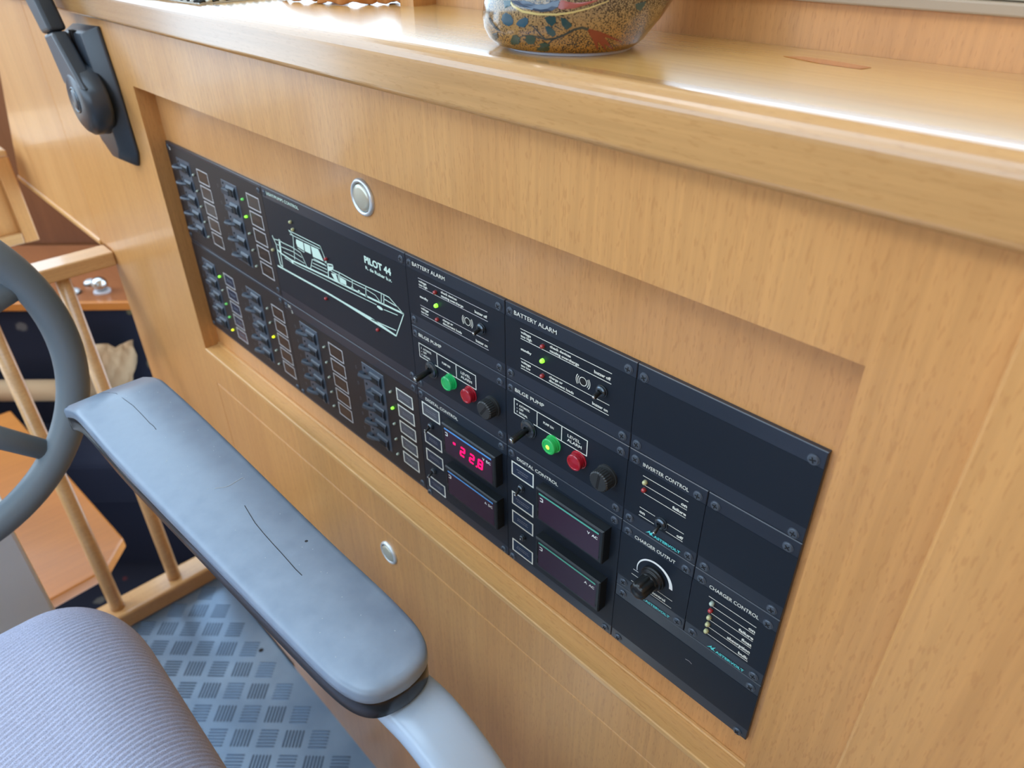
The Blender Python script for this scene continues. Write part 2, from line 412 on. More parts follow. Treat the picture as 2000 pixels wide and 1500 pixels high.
MB().box(X0, 0.7700, 0.0, 0.0031, ZB, ZB+0.0022).build('bead', M['wood_h'], con, bevel=0.0007)
d = MB().box(0.0045, X1-0.001, YF-0.0002, 0.004, -0.894, -0.3078).build('door', M['wood_v'], con, bevel=0.0010)
def push_latch(x, z, r, y, name, par):
    b = MB().lathe([(0, r*1.0), (0.0012, r*1.0), (0.0024, r*0.93), (0.0028, r*0.82), (0.0010, r*0.76), (0.0, r*0.76)], (x, y, z), n=40, cap=False).build(name, M['chrome'], par, smooth=True)
    MB().lathe([(-0.001, r*0.73), (0.0014, r*0.73), (0.0026, r*0.68), (0.0031, r*0.5), (0.0033, 0.001)], (x, y, z), n=36).build('button', M['brass'], b, smooth=True)
push_latch(0.3855, 0.0285, 0.0145, 0.003, 'push_latch', con)
push_latch(0.3835, -0.336, 0.0130, YF-0.0002, 'push_latch', con)
MB().box(XR+0.003, XR+0.12, -0.034, YF, -0.905, 0.118).build('end_post', M['wood_v'], con, bevel=0.0015)

# counter: board plus rounded nosing
ct = thing('counter_top', (0.3, 0.05, 0.12), 'long glossy beech counter top with a rounded nosing above the console', 'counter')
b = MB().box(-0.9, 1.698, -0.0098, 0.1095, 0.1185, 0.148); b.box(-0.9, 0.334, 0.1095, 0.75, 0.1185, 0.148)
b.build('board', M['wood_top'], ct, bevel=0.0005)
prof = []
for a in range(0, 91, 10): prof.append((-0.017 - 0.009*math.sin(math.radians(a)), 0.1395 + 0.009*math.cos(math.radians(a))))
for a in range(0, 91, 15): prof.append((-0.022 - 0.004*math.cos(math.radians(a)), 0.1225 - 0.004*math.sin(math.radians(a))))
prof += [(-0.0102, 0.1185), (-0.0102, 0.1485)]
MB().prism([(-0.9, y, z) for y, z in prof[::-1]], (2.598, 0, 0)).build('nosing', M['wood_edge'], ct, smooth=False)
q = [atZ(*k, 0.1481) for k in ((1530, 110), (1570, 111), (1640, 121), (1702, 132), (1680, 135), (1600, 124))]
MB().prism(q, (0, 0, 0.00015)).build('inlay_sliver', M['patch'], ct)

# ------------------------------------------------------------------ instrument modules
def module(name, x0, x1, z1, z0, label, cat, oldstyle=False, bands=(10.3, 10.3), group=None):
    g = 0.22
    o = thing(name, ((x0+x1)/2*mm, 0, z0*mm), label, cat, group)
    MB().cbox((x0+g)*mm, (x1-g)*mm, -0.0, 0.0029, (z0+g)*mm, (z1-g)*mm, 0.0004).build('face_plate', M['rail_gloss'], o)
    MB().box((x0+g)*mm, (x1-g)*mm, -0.00022, 0.0001, (z0+bands[1])*mm, (z1-bands[0])*mm).build('front_sheet', M['panel_old' if oldstyle else 'panel'], o)
    return o
YP = -0.00034
scr_me = None
def screw(x, z, par):
    global scr_me
    if scr_me is None:
        b = MB(); b.cur = 0
        b.lathe([(0.0, 0.0031), (0.0004, 0.0031), (0.0004, 0.0027), (0.0009, 0.0024), (0.00105, 0.0013), (0.0011, 0.0002)], (0,0,0), n=20)
        b.cur = 1
        b.box(-0.0016, 0.0016, -0.00125, -0.0009, -0.00032, 0.00032); b.box(-0.00032, 0.00032, -0.00126, -0.0009, -0.0016, 0.0016)
        o = b.build('screw', [M['screw'], M['slot']], par); scr_me = o.data
    else:
        o = link('screw', scr_me, par)
    o.matrix_parent_inverse = Matrix.Translation(-wloc(par))
    o.location = (x*mm, 0, z*mm); o.rotation_euler = (0, random.uniform(0.1, 1.3), 0)
    return o
def screws(par, *pts):
    for x, z in pts: screw(x, z, par)
led_me = {}
def led(x, z, par, kind='led_off', r=1.55):
    k = (kind, r)
    if k not in led_me:
        b = MB(); b.cur = 0
        R = r*mm
        b.lathe([(0, R), (0.0016, R), (0.0022, R*0.9), (0.0027, R*0.65), (0.00295, R*0.25)], (0,0,0), n=16)
        b.cur = 1; b.lathe([(0, R*1.18), (0.0004, R*1.12)], (0,0,0), n=16)
        o = b.build('indicator_led', [M[kind], M['black']], par, smooth=True); led_me[k] = o.data
    else: o = link('indicator_led', led_me[k], par)
    o.matrix_parent_inverse = Matrix.Translation(-wloc(par)); o.location = (x*mm, 0, z*mm)
    if kind in ('led_red', 'led_on', 'led_yel', 'led_cream', 'led_dimg'):
        o['label'] = {'led_red': 'unlit red indicator', 'led_on': 'lit green indicator', 'led_yel': 'lit yellow indicator', 'led_cream': 'unlit pale yellow indicator', 'led_dimg': 'weakly lit green indicator'}[kind]
    return o

def tag_label(x0, z1, x1, z0, par, style, frame='ink_grey'):
    b = MB(); b.cur = 0; b.quad(x0+.9, z0+.9, x1-.9, z1-.9, YP)
    b.cur = 1; b.rect(x0, z0, x1, z1, 1.15, YP-0.0001)
    b.cur = 2
    w = x1 - x0; cx = (x0+x1)/2; cz = (z0+z1)/2
    dim = {'label_b': 'ink_dim', 'label_g': 'ink_dim2', 'label_n': 'ink_dim2'}[style]
    rows = random.choice((1, 2)) if style == 'label_b' else 2
    for r_ in range(rows):
        zz = cz + (0.9 if rows == 2 else 0) - 1.9*r_ + (1.2 if style == 'label_b' else 0)
        ww = w*random.uniform(0.42, 0.62); x = cx - ww/2
        while x < cx + ww/2:
            l = random.uniform(0.8, 2.2); b.quad(x, zz-0.35, min(x+l, cx+ww/2), zz+0.35, YP-0.0001); x += l + 0.4
    return b.build('name_label', [M[style], M[frame], M[dim]], par)

# circuit breaker row: cradle, lever with drilled end, catch
def breaker(x0, x1, zc, par, on=False):
    xm = (x0+x1)/2
    b = MB(); b.cur = 0
    # curved cradle (half drum, axis along x)
    pr = []
    for a in range(0, 181, 20): pr.append((-0.0002 - 0.0030*math.sin(math.radians(a)), zc*mm + 0.0060*math.cos(math.radians(a))))
    b.prism([((x0+13)*mm, y, z) for y, z in pr], ((x1-x0-17)*mm, 0, 0))
    b.cur = 1
    b.box((x0+16)*mm, (x1-6)*mm, -0.0036, -0.0008, (zc-2.2)*mm, (zc+2.6)*mm)
    b.lathe([(0, 0.0012), (0.0005, 0.0012)], ((x0+4.3)*mm, -0.0005, (zc+5.2)*mm), n=10)
    b.cur = 2
    b.lathe([(0, 0.0014), (0.0012, 0.0012), (0.0016, 0.0004)], ((x1-5.5)*mm, -0.0006, (zc-5.6)*mm), n=10)
    o = b.build('circuit_breaker', [M['breaker'], M['slot'], M['bank']], par)
    l = MB(); l.cur = 0
    if on:
        l.prism([((x0+9)*mm, -0.0005, (zc+3.2)*mm), ((x0+20)*mm, -0.0005, (zc+3.2)*mm), ((x0+20)*mm, -0.0042, (zc+1.0)*mm), ((x0+9)*mm, -0.0060, (zc+2.6)*mm)], (0, 0, -0.0052))
        l.cur = 1; l.box((x0+20)*mm, (x0+27)*mm, -0.0038, -0.0010, (zc-3.6)*mm, (zc+3.4)*mm)
    else:
        l.tube([((x0+19)*mm, -0.001, (zc+0.8)*mm), ((x0+13)*mm, -0.0045, (zc+0.6)*mm), ((x0+7.5)*mm, -0.0062, (zc+0.6)*mm), ((x0+4)*mm, -0.0064, (zc+0.6)*mm)], [0.0024, 0.0022, 0.0021, 0.0024], n=8, flat=1.0)
        l.prism([((x0+2.2)*mm, -0.0066, (zc+2.6)*mm), ((x0+8.2)*mm, -0.0066, (zc+2.6)*mm), ((x0+9.5)*mm, -0.0066, (zc-2.2)*mm), ((x0+3.6)*mm, -0.0066, (zc-2.2)*mm)], (0, 0.0040, 0))
        l.cur = 1; l.lathe([(0, 0.0011), (0.0002, 0.0011)], ((x0+5.0)*mm, -0.00665, (zc+0.9)*mm), n=10)
    l.build('lever', [M['breaker'], M['slot']], o, bevel=0.0004)
    return o
def bank(par, x0, x1, zt, rows, pitch, lx0, lx1, ledx, leds, ons, style, h=14.6, frame='ink_grey'):
    zb = zt - pitch*5 + 1.5
    MB().cbox(x0*mm, x1*mm, -0.0006, 0.0, (zb)*mm, (zt)*mm, 0.0003).build('switch_frame', M['bank'], par)
    for k in range(5):
        zc = rows - pitch*k
        breaker(x0, x1, zc, par, k in ons)
        tag_label(lx0, zc+h/2, lx1, zc-h/2, par, style, frame)
        led(ledx, zc-1.6, par, leds.get(k, 'led_off'), 1.25)
        # little wiring-code circles printed left of the switch
        c = MB(); c.arc(x0-11, zc-1, 1.5, 0, 360, 0.5, 0.5, YP, 14, 0.62); c.build('code_ring', M['ink_dim2'], par)

TXY = YP - 0.00005
# 1 left upper
A1 = module('switch_panel', 0, 217, 0, -114.5, 'black switch panel filling the upper left corner of the bay, two columns of breakers', 'switch panel', True, (3, 3))
bank(A1, 21.5, 55, -13.5, -22.6, 17.3, 72, 98, 63, {}, (), 'label_b')
bank(A1, 130, 163.5, -13.5, -21.8, 17.5, 183, 208.5, 174.3, {0: 'led_dimg', 1: 'led_on'}, (0, 1), 'label_b')
b = MB(); b.text('2', 8.2, -8.2, 3.0, 2.4, TXY, bold=0.03); b.build('lettering', M['white_ink'], A1)
screws(A1, (4.6, -5.6), (211, -6.6), (4.6, -107), (211, -107.5))
# 2 left lower
B1 = module('switch_panel', 0, 217, -114.5, -229, 'black switch panel in the lower left corner of the bay with lit yellow leds', 'switch panel', True, (3, 3))
bank(B1, 21.5, 55, -130, -139.2, 17.4, 76, 101, 65, {0: 'led_on', 2: 'led_dimg', 3: 'led_dimg', 4: 'led_yel'}, (0, 1, 2, 3, 4), 'label_n')
bank(B1, 131.5, 165, -130, -138.3, 17.1, 187.5, 212.3, 178.3, {2: 'led_yel'}, (2,), 'label_b')
screws(B1, (211, -119.5), (4.6, -224), (211, -223.5))
# 3 boat diagram
LP = module('boat_diagram_panel', 217, 437, 0, -114.5, 'black panel with a pale green line drawing of a motor cruiser', 'control panel', False, (10.5, 9.5))
b = MB(); b.text('LIGHT/PUMPS CONTROL', 227, -6.2, 2.7, 57.5, TXY, bold=0.012); b.build('title_lettering', M['ink_g'], LP)
b = MB(); b.text('PILOT 44', 381, -24.6, 5.4, 36, TXY, bold=0.045); b.text('R. de Ruiter b.v.', 381.3, -30.3, 2.7, 35.5, TXY, bold=0.03); b.build('name_lettering', M['ink_g'], LP)
b = MB(); Y = TXY
L = b.line
L([(258,-31.5),(263.5,-32),(312,-31.3),(318,-44.5)], 0.8, Y); L([(259.5,-35.2),(265,-35),(311,-34)], 0.7, Y); L([(258,-31.5),(265,-35)], 0.9, Y)
L([(265,-35),(260,-60)], 0.9, Y); L([(312,-31.3),(319,-44.5),(323,-49)], 1.6, Y)
for q in ([(270,-37),(282.3,-36.5),(281.6,-44.8),(270,-44.2),(268.6,-41)], [(283.6,-36.5),(294.2,-36.1),(293.4,-44.4),(283.2,-44.6)], [(295.4,-36.0),(308,-35.5),(314.4,-44.8),(296.4,-46.0)]): b.poly(q, Y)
L([(281.5,-45),(281.0,-46.4),(270,-45.6)], 0.7, Y); L([(297,-47.6),(316,-47.4)], 0.8, Y)
L([(222.3,-46.9),(227.4,-55),(227.0,-62)], 1.2, Y); L([(236,-47),(233.5,-60.5)], 3.2, Y); L([(224,-50),(235,-48.4),(241.8,-48.7),(259.8,-47.9),(274.2,-49.0),(281.5,-60)], 0.8, Y)
L([(228,-54),(238,-54.0),(260.3,-52.2),(275,-53.2)], 0.7, Y); L([(240,-58),(262,-57.5),(278,-58)], 0.7, Y)
L([(227,-61),(228,-75),(232.3,-76)], 1.6, Y); L([(233,-62),(232.2,-76)], 1.2, Y)
sh = [(227.4,-59.8),(234,-61.4),(253.2,-62.6),(290,-60.3),(318.2,-58.6),(354.7,-57.0),(388.5,-55.4),(428.8,-53.0)]
L(sh, 1.7, Y); L([(240,-64.2),(262,-65.0),(300,-63.0),(345,-61.2),(391,-58.8)], 0.7, Y); b.disc(254.4,-64.2,1.6,Y-0.00003,rx=2.4)
L([(288,-60),(294,-49.1),(318,-47.9)], 0.8, Y); L([(294,-52.5),(318,-51.3)], 0.7, Y); L([(291,-56),(318,-54.5)], 0.7, Y)
L([(316,-44.5),(321,-45),(329,-43.6),(329,-46.5),(320,-50),(318.5,-58.5)], 1.3, Y); b.poly([(319,-48),(329,-45),(326,-49.5),(320,-52)], Y-0.00002)
b.poly([(324,-52.6),(332,-50.8),(334.5,-57),(328,-57.2)], Y); b.poly([(335.3,-51.2),(347.5,-51.8),(347.6,-55.6),(345,-57.4),(335.5,-57.2)], Y)
L([(325.2,-48.4),(338.5,-47.5),(358.8,-47.6),(378.5,-46.6),(400.1,-45.3),(410.7,-45.2),(428,-53)], 0.85, Y)
L([(324.6,-50.6),(358.2,-50.3),(378,-49.5),(391,-50.2),(396,-53.6)], 0.7, Y)
for xx, z1, z0 in ((338,-47.5,-57.5),(358,-47.5,-57),(378,-46.8,-56),(400,-45.4,-55),(403.5,-45.4,-55)): L([(xx,z1),(xx-1.6,z0)], 0.9, Y)
L([(403.5,-49.3),(422.5,-49.8)], 0.9, Y)
for xx in (356.5, 366.5, 377): b.disc(xx, -55.4, 1.3, Y, rx=1.6)
b.disc(395.5,-60.0,1.5,Y,rx=4.2); L([(401,-59.4),(420,-57.4)], 0.7, Y)
L([(428.8,-53.0),(414.6,-78.6)], 1.0, Y); L([(415.5,-73),(398.8,-74.6),(380,-76.2)], 0.9, Y)
b.poly([(221.4,-77.2),(265,-76.1),(313.5,-74.8),(336,-74.9),(380,-74.6),(414.5,-77.4),(414.2,-79.0),(380,-78.2),(336,-76.9),(313.5,-76.8),(265,-78.0),(221.4,-78.9)], Y)
b.build('boat_drawing', M['ink_g'], LP)
for x, z, k in ((266.5,-21.8,'led_cream'),(268.6,-28.2,'led_cream'),(219.9,-62.0,'led_cream'),(320.4,-40.4,'led_red'),(309.3,-82.0,'led_red'),(389.6,-82.2,'led_red')): led(x, z, LP, k)
screws(LP, (222.3,-6.2), (431.8,-6.2), (431.9,-108))
# 4 lower middle switch panel
D1 = module('switch_panel', 217, 437, -114.5, -229, 'black switch panel below the boat drawing, grey name labels along its right side', 'switch panel', True, (10.5, 3))
bank(D1, 245, 278, -129.5, -138.8, 17.15, 297.3, 322, 289.8, {}, (), 'label_b')
bank(D1, 354, 387.5, -129, -138.6, 17.15, 405.5, 428.7, 397.9, {1: 'led_on'}, (1,), 'label_g', h=13, frame='ink')
b = MB(); b.text('DC', 226.8, -120.6, 2.8, 5.5, TXY, bold=0.02); b.text('2', 232, -125.4, 3.0, 2.4, TXY, bold=0.03); b.build('lettering', M['ink'], D1)
screws(D1, (222.3,-120.2), (431.6,-120.6), (222.4,-224), (431.6,-223))

def toggle(x, z, par, r=3.2, bat=1.15, L_=8.5, dz=-1.5, dx=0.0, tip=1.5, name='toggle_switch', nut='steel_dark'):
    b = MB(); b.lathe([(0, r*1.12*mm), (0.0012, r*1.12*mm), (0.0013, r*mm), (0.0024, r*0.96*mm), (0.0030, r*0.72*mm), (0.0031, r*0.42*mm), (0.0022, r*0.36*mm)], (x*mm, 0, z*mm), n=24)
    o = b.build(name, M[nut], par, smooth=False, bevel=0)
    b = MB(); d0 = Vector((x*mm, -0.0015, z*mm)); d1 = Vector(((x+dx)*mm, -(L_-0.5)*mm, (z+dz)*mm))
    ds = d1 - d0
    b.tube([d0, d0 + ds*0.5, d0 + ds*0.88, d0+ds*0.95, d1], [bat*0.8*mm, bat*mm, tip*mm, tip*0.85*mm, tip*0.4*mm], n=14)
    b.build('bat', M['black'], o, smooth=True)
    b = MB(); b.lathe([(0, tip*0.86*mm), (0.0007, tip*0.6*mm), (0.0009, 0.0001)], d1 - ds.normalized()*0.0006, ax=ds, n=14); b.build('bat_tip', M['bright'], o, smooth=True)
    return o

def battery_alarm(o_, label):
    X = o_
    w = 107 if X < 500 else 107.5
    P = module('battery_alarm_panel', X, X+w, 0, -58.6, label, 'control panel')
    b = MB(); b.text('BATTERY ALARM', X+8.8, -6.8, 2.9, 37.5, TXY, bold=0.008); b.build('title_lettering', M['ink'], P)
    b = MB(); b.bar(X+14.6,-14.8,X+90.4,-14.8,.45,TXY); b.bar(X+14.8,-21.9,X+90.5,-21.9,.45,TXY); b.bar(X+14.8,-36.9,X+90.4,-37.0,.45,TXY)
    b.bar(X+15,-44.3,X+90.4,-44.3,.45,TXY); b.build('legend_lines', M['ink_grey' if X < 500 else 'ink'], P)
    b = MB(); T = lambda s_, x, z, w_, h=1.75, al='L': b.text(s_, X+x, z, h, w_, TXY, al, bold=0.03)
    T('voltage',15,-17.9,9.2); T('too high',15,-20.6,10); T('standby',15,-30.4,9.8); T('voltage',15.2,-39.9,9.1); T('too low',15.2,-42.8,8.8)
    T('check devices',40.8,-17.9,17.6); T('causing overcharge',40.8,-20.8,24.4); T('charge or',40.8,-40.1,11.8); T('disconnect loads',40.8,-42.9,21.2)
    T('buzzer off',77.2,-20.0,12.6,2.0); T('buzzer on',77.2,-42.6,12.2,2.0); b.build('legend_lettering', M['ink'], P)
    b = MB(); cx, cz = X+69.0, -30.1
    b.arc(cx, cz, 2.9, 0, 360, .5, .5, TXY, 24)
    for r_ in (4.3, 5.6): b.arc(cx, cz, r_, -38, 38, .5, .5, TXY); b.arc(cx, cz, r_, 142, 218, .5, .5, TXY)
    b.build('buzzer_symbol', M['ink'], P)
    b = MB(); b.lathe([(0, 0.0022), (0.0001, 0.0022)], (cx*mm, YP, cz*mm), n=20); b.build('buzzer_hole', M['slot'], P)
    led(X+35.2,-19.2,P,'led_red'); led(X+35.2,-29.8,P,'led_on'); led(X+35.4,-41.0,P,'led_red')
    toggle(X+84.2, -29.4, P, 3.7, 1.5, 9.0, -1.5, 0, 1.7)
    screws(P, (X+5,-6.0), (X+w-5.9,-6.6), (X+5,-52.8), (X+w-5.9,-53.4))
battery_alarm(437, 'black battery alarm panel beside the boat drawing, left of its twin')
battery_alarm(544.2, 'black battery alarm panel beside the large blank plate, right of its twin')

def ribbed_lamp(x, z, par, m, core=None):
    prof = [(0, 5.6), (0.8, 5.6), (0.9, 4.9), (4.2, 4.9), (4.4, 5.9), (5.4, 6.0), (5.8, 5.4), (6.4, 5.7), (7.6, 5.7), (8.2, 5.2), (8.4, 4.4), (8.1, 4.1), (8.2, 2.2), (8.5, 0.2)]
    prof = [(0, 6.6), (0.8, 6.6), (1.0, 6.0), (2.6, 6.0), (2.8, 5.5), (3.4, 5.5), (3.6, 6.0), (5.4, 5.9), (5.9, 5.5), (6.1, 4.5), (5.8, 4.2), (5.9, 2.2), (6.2, 0.2)]
    o = MB().lathe([(a*mm, r*mm) for a, r in prof], (x*mm, 0, z*mm), n=32).build('pilot_lamp', m, par, smooth=False)
    o['label'] = {'green_lens': 'unlit green lamp', 'lit_green_lens': 'glowing green lamp', 'red_lens': 'red lamp'}[m.name]
    o.data.shade_smooth() if hasattr(o.data, 'shade_smooth') else None
    e = o.modifiers.new('e', 'EDGE_SPLIT'); e.split_angle = 0.6
    if core: MB().lathe([(0.0062, 0.0017), (0.0065, 0.0010), (0.0066, 0.0001)], (x*mm, 0, z*mm), n=14).build('lamp_core', core, o)
    return o
def knurled(x, z, par, R, L_, n, slot=True, ang=0.3, name='fuse_holder'):
    b = MB(); b.cur = 0
    b.lathe([(0, R*1.08*mm), (0.0016, R*1.08*mm), (0.0017, R*1.0*mm), (0.0032, R*0.98*mm), (0.0033, R*0.9*mm), (0.004, R*0.9*mm)], (x*mm, 0, z*mm), n=32)
    o = b.build(name, M['black_rough'], par)
    b = MB(); N = n*2; vs = []
    for h, k in ((0.0038, 1.0), (L_*mm-0.0008, 0.98), (L_*mm, 0.88)):
        for i in range(N):
            a = 2*PI*i/N; r = R*k*(1.0 if i % 2 else 0.94)*mm; vs.append((x*mm + r*math.cos(a), -h, z*mm + r*math.sin(a)))
    fs = [(k*N+i, k*N+(i+1)%N, (k+1)*N+(i+1)%N, (k+1)*N+i) for k in (0,1) for i in range(N)] + [tuple(range(2*N, 3*N))]
    b.add(vs, fs); b.cur = 1
    if slot:
        c, s_ = math.cos(ang), math.sin(ang); hw = 1.0; hl = R*0.72
        q = [(-hl,-hw),(hl,-hw),(hl,hw),(-hl,hw)]
        b.prism([((x+u*c-v*s_)*mm, -L_*mm-0.00004, (z+u*s_+v*c)*mm) for u, v in q], (0, 0.0004, 0))
    b.build('cap', [M['black_rough'], M['slot']], o)
    return o

def bilge_pump(X, lit, label):
    w = 107 if X < 500 else 107.5
    P = module('bilge_pump_panel', X, X+w, -58.6, -117, label, 'control panel')
    b = MB(); b.text('BILGE PUMP', X+9.2, -65.6, 2.7, 27.6, TXY, bold=0.012); b.build('title_lettering', M['ink'], P)
    b = MB(); b.rect(X+8, -84.4, X+75.6, -71.6, .7, TXY); b.quad(X+30.2,-84,X+30.9,-72,TXY); b.quad(X+52.8,-84,X+53.5,-72,TXY); b.build('legend_frame', M['ink'], P)
    b = MB(); T = lambda s_, x, z, w_, h=1.7, bo=0.03: b.text(s_, X+x, z, h, w_, TXY, bold=bo)
    T('AUTOMATIC',13.2,-76.2,10.2,1.6); T('OFF',13.2,-79.1,4.2,1.6); T('MANUAL',13.2,-82.2,8.2,1.6)
    T('-',10.6,-79.1,1.2,1.6)
    for zz, s_ in ((-75.4, 1), (-81.4, -1)):
        b.poly([(X+10.6, zz-0.2*s_), (X+11.8, zz-0.2*s_), (X+11.2, zz+1.0*s_)], TXY); b.bar(X+11.2, zz-0.9*s_, X+11.2, zz, .4, TXY)
    T('PUMP ON',36.4,-78.6,9.6,1.7); T('LEVEL',58.4,-77.6,11,2.2,0.01); T('ALARM',58.2,-81.2,12.6,2.2,0.02); b.build('legend_lettering', M['ink'], P)
    toggle(X+23, -90.0, P, 6.6, 2.5, 17.5, -2.8, -1.0, 2.7)
    ribbed_lamp(X+46.2, -90.2, P, M['lens_glow' if lit else 'lens_g'], M['glow'] if lit else None)
    ribbed_lamp(X+69, -90.6, P, M['lens_r'])
    knurled(X+93, -89.6, P, 7.6, 9.5, 26, True, 0.95 if X < 500 else 1.45)
    screws(P, (X+5,-64.8), (X+w-5.9,-65.2), (X+5.2,-110.8), (X+w-5.9,-111.0))
bilge_pump(437, False, 'black bilge pump panel whose green lamp is dark, nearer the switch panels')
bilge_pump(544.2, True, 'black bilge pump panel whose green lamp glows, nearer the charger panels')

def meter(x0, z1, par, stripe, unit, shown=None):
    x1, z0 = x0+62.5, z1-29.6; yb = -0.008
    o = MB().cbox(x0*mm, x1*mm, yb, 0.0, z0*mm, z1*mm, 0.0008).build('panel_meter', M['meter'], par)
    MB().box((x0+3.4)*mm, (x1-3)*mm, yb-0.00005, yb+0.0005, (z0+2.2)*mm, (z1-3.0)*mm).build('display', M['display'], o)
    b = MB(); y = yb-0.0002
    b.quad(x0+3.6, z1-4.6, x1-3.8, z1-3.1, y); b.build('stripe', M[stripe], o)
    b = MB(); b.text(unit, x1-4.6, z1-9.8, 2.1, 9.2 if len(unit) > 3 else 8, y, 'R', bold=0.03)
    b.line([(x0+4.8, z1-7.2), (x0+7.4, z1-7.2), (x0+7.4, z1-9.8), (x0+4.8, z1-9.8)], .8, y); b.build('lettering', M['white_ink'], o)
    b = MB(); b.quad(x0+2.2, z0+12, x0+3.2, z1-3.2, y); b.quad(x0+2.2, z0+4, x0+3.2, z0+9, y); b.quad(x1-3, z0+4.4, x1-2.1, z0+6.4, y); b.build('bezel_slot', M['slot'], o)
    b = MB(); b.bar(x0+1, z1-.5, x1-.8, z1-.5, .35, y-0.0001); b.build('bezel_edge', M['ink_dim2'], o)
    if shown:
        b = MB(); yy = y-0.0001
        def seg(cx, cz, on):
            W, H = 2.6, 4.3; sk = 0.5
            S = {'a': ((-W,H),(W,H)), 'b': ((W,H),(W,0)), 'c': ((W,0),(W,-H)), 'd': ((-W,-H),(W,-H)), 'e': ((-W,0),(-W,-H)), 'f': ((-W,H),(-W,0)), 'g': ((-W,0),(W,0))}
            for k in on:
                (a0, b0), (a1, b1) = S[k]; b.bar(cx+a0*.86+b0*.12, cz+b0*.92, cx+a1*.86+b1*.12, cz+b1*.92, 1.5, yy)
        b.bar(x0+14.2, z1-12.8, x0+17, z1-12.8, 2.0, yy)
        seg(x0+25.4, z1-15.6, 'abged'); seg(x0+36.4, z1-15.9, 'abged'); seg(x0+46.2, z1-15.6, 'abcdefg'); b.disc(x0+41.6, z1-20.4, .8, yy)
        b.build('digits', M['digit'], o)
    return o
def digital(X, ac, label):
    w = 107 if X < 500 else 107.5
    P = module('digital_meter_panel', X, X+w, -117, -232, label, 'meter panel')
    b = MB(); b.text('DIGITAL CONTROL', X+10.8, -124.7, 2.7, 40.6, TXY, bold=0.014); b.build('title_lettering', M['ink'], P)
    for z1, z0 in ((-128.2, -141.2), (-157.4, -170.2), (-176.6, -189.6), (-206.8, -220)):
        tag_label(X+5, z1, X+28, z0, P, 'label_n' if ac or z1 < -150 else 'label_g', 'ink')
    toggle(X+15.6, -148.4, P, 2.9, 1.0, 8.5, -2.6, 0.6, 1.3)
    if ac: toggle(X+17.2, -197.6, P, 2.6, 1.0, 4.0, -0.4, 0.0, 1.1)
    else: toggle(X+14.2, -197.6, P, 2.9, 1.0, 8.5, -2.6, 0.4, 1.3)
    meter(X+37.2 if ac else X+39.6, -129.2 if ac else -127.9, P, 'stripe_g' if ac else 'stripe_b', 'V  AC' if ac else 'V  DC', None if ac else True)
    meter(X+37.6 if ac else X+40.2, -176.8 if ac else -171.2, P, 'stripe_g' if ac else 'stripe_b', 'A  AC' if ac else 'A  DC')
    screws(P, (X+5,-121.6), (X+w-5.9,-121.9), (X+5.0,-227.6) , (X+w-5.5,-227.6))
digital(437, False, 'black twin meter panel with blue stripes and red digits lit in the upper display')
digital(544.2, True, 'black twin meter panel with green stripes and both displays dark')

# right hand block
P = module('blank_panel', 651.7, 762.3, 0, -58.6, 'largest plain black blanking plate at the top right of the bay', 'blank panel')
screws(P, (656.9,-7.2), (756.2,-7.4), (656.8,-54.0), (756.4,-55.0))
P = module('blank_panel', 706.8, 762.3, -58.6, -117.3, 'small plain black blanking plate right of the inverter panel', 'blank panel')
screws(P, (712.4,-65.5), (755.6,-65.3), (712.7,-113.0), (756.2,-113.0))
P = module('blank_panel', 651.7, 762.3, -176, -232, 'plain black blanking plate along the bottom right of the bay', 'blank panel')
screws(P, (658.2,-181.2), (756.4,-182.4), (658.4,-227.6), (755.8,-229.0))
b = MB(); b.line([(712,-199),(715,-198.5),(717,-199.4)], .4, TXY); b.build('chip', M['ink_grey'], P)

def mastervolt(b, x, z, w):
    b.text('ASTERVOLT', x+w*0.20, z, 1.9, w*0.80, TXY, bold=0.035)
    # the slanted double-peaked initial with its long swooping strokes
    b.poly([(x-1.4,z-0.2),(x+1.9,z+3.4),(x+2.0,z+1.6),(x+4.6,z+4.2),(x+3.4,z+1.2),(x+4.9,z+0.0),(x+3.1,z+0.4),(x+2.0,z-0.1),(x+1.2,z+1.4)], TXY)
P = module('inverter_panel', 651.7, 706.8, -58.6, -117.3, 'black inverter control panel with a small toggle under ruled lines', 'control panel')
b = MB(); b.text('INVERTER CONTROL', 662.8, -66.6, 2.6, 32.2, TXY, bold=0.004); b.build('title_lettering', M['ink'], P)
b = MB()
for z in (-73.4, -79.8, -86.0): b.bar(663.6+(2 if z < -80 else 0), z, 695.8, z, .42, TXY)
for z in (-98.3, -104.7): b.bar(663.8, z, 675.4, z, .42, TXY); b.bar(684.2, z, 696.3, z, .42, TXY)
b.build('legend_lines', M['ink'], P)
b = MB(); b.text('on', 695.6, -78.4, 2.2, 4.1, TXY, 'R', 0.035); b.text('failure', 695.7, -84.6, 2.0, 9.5, TXY, 'R', 0.035); b.text('on', 664, -102.6, 2.2, 4.1, TXY, 'L', 0.035); b.text('off', 696.4, -103.4, 2.0, 4.6, TXY, 'R', 0.035); b.build('legend_lettering', M['ink'], P)
b = MB(); mastervolt(b, 671.5, -115.2, 24.4); b.build('emblem_lettering', M['cyan'], P)
led(666.0,-77.0,P,'led_cream'); led(665.9,-83.0,P,'led_red')
toggle(680.6, -100.2, P, 4.0, 1.2, 8.5, -3.4, 0.2, 1.4)
screws(P, (657.0,-64.9), (701.0,-65.5), (657.1,-112.0), (701.6,-112.7))

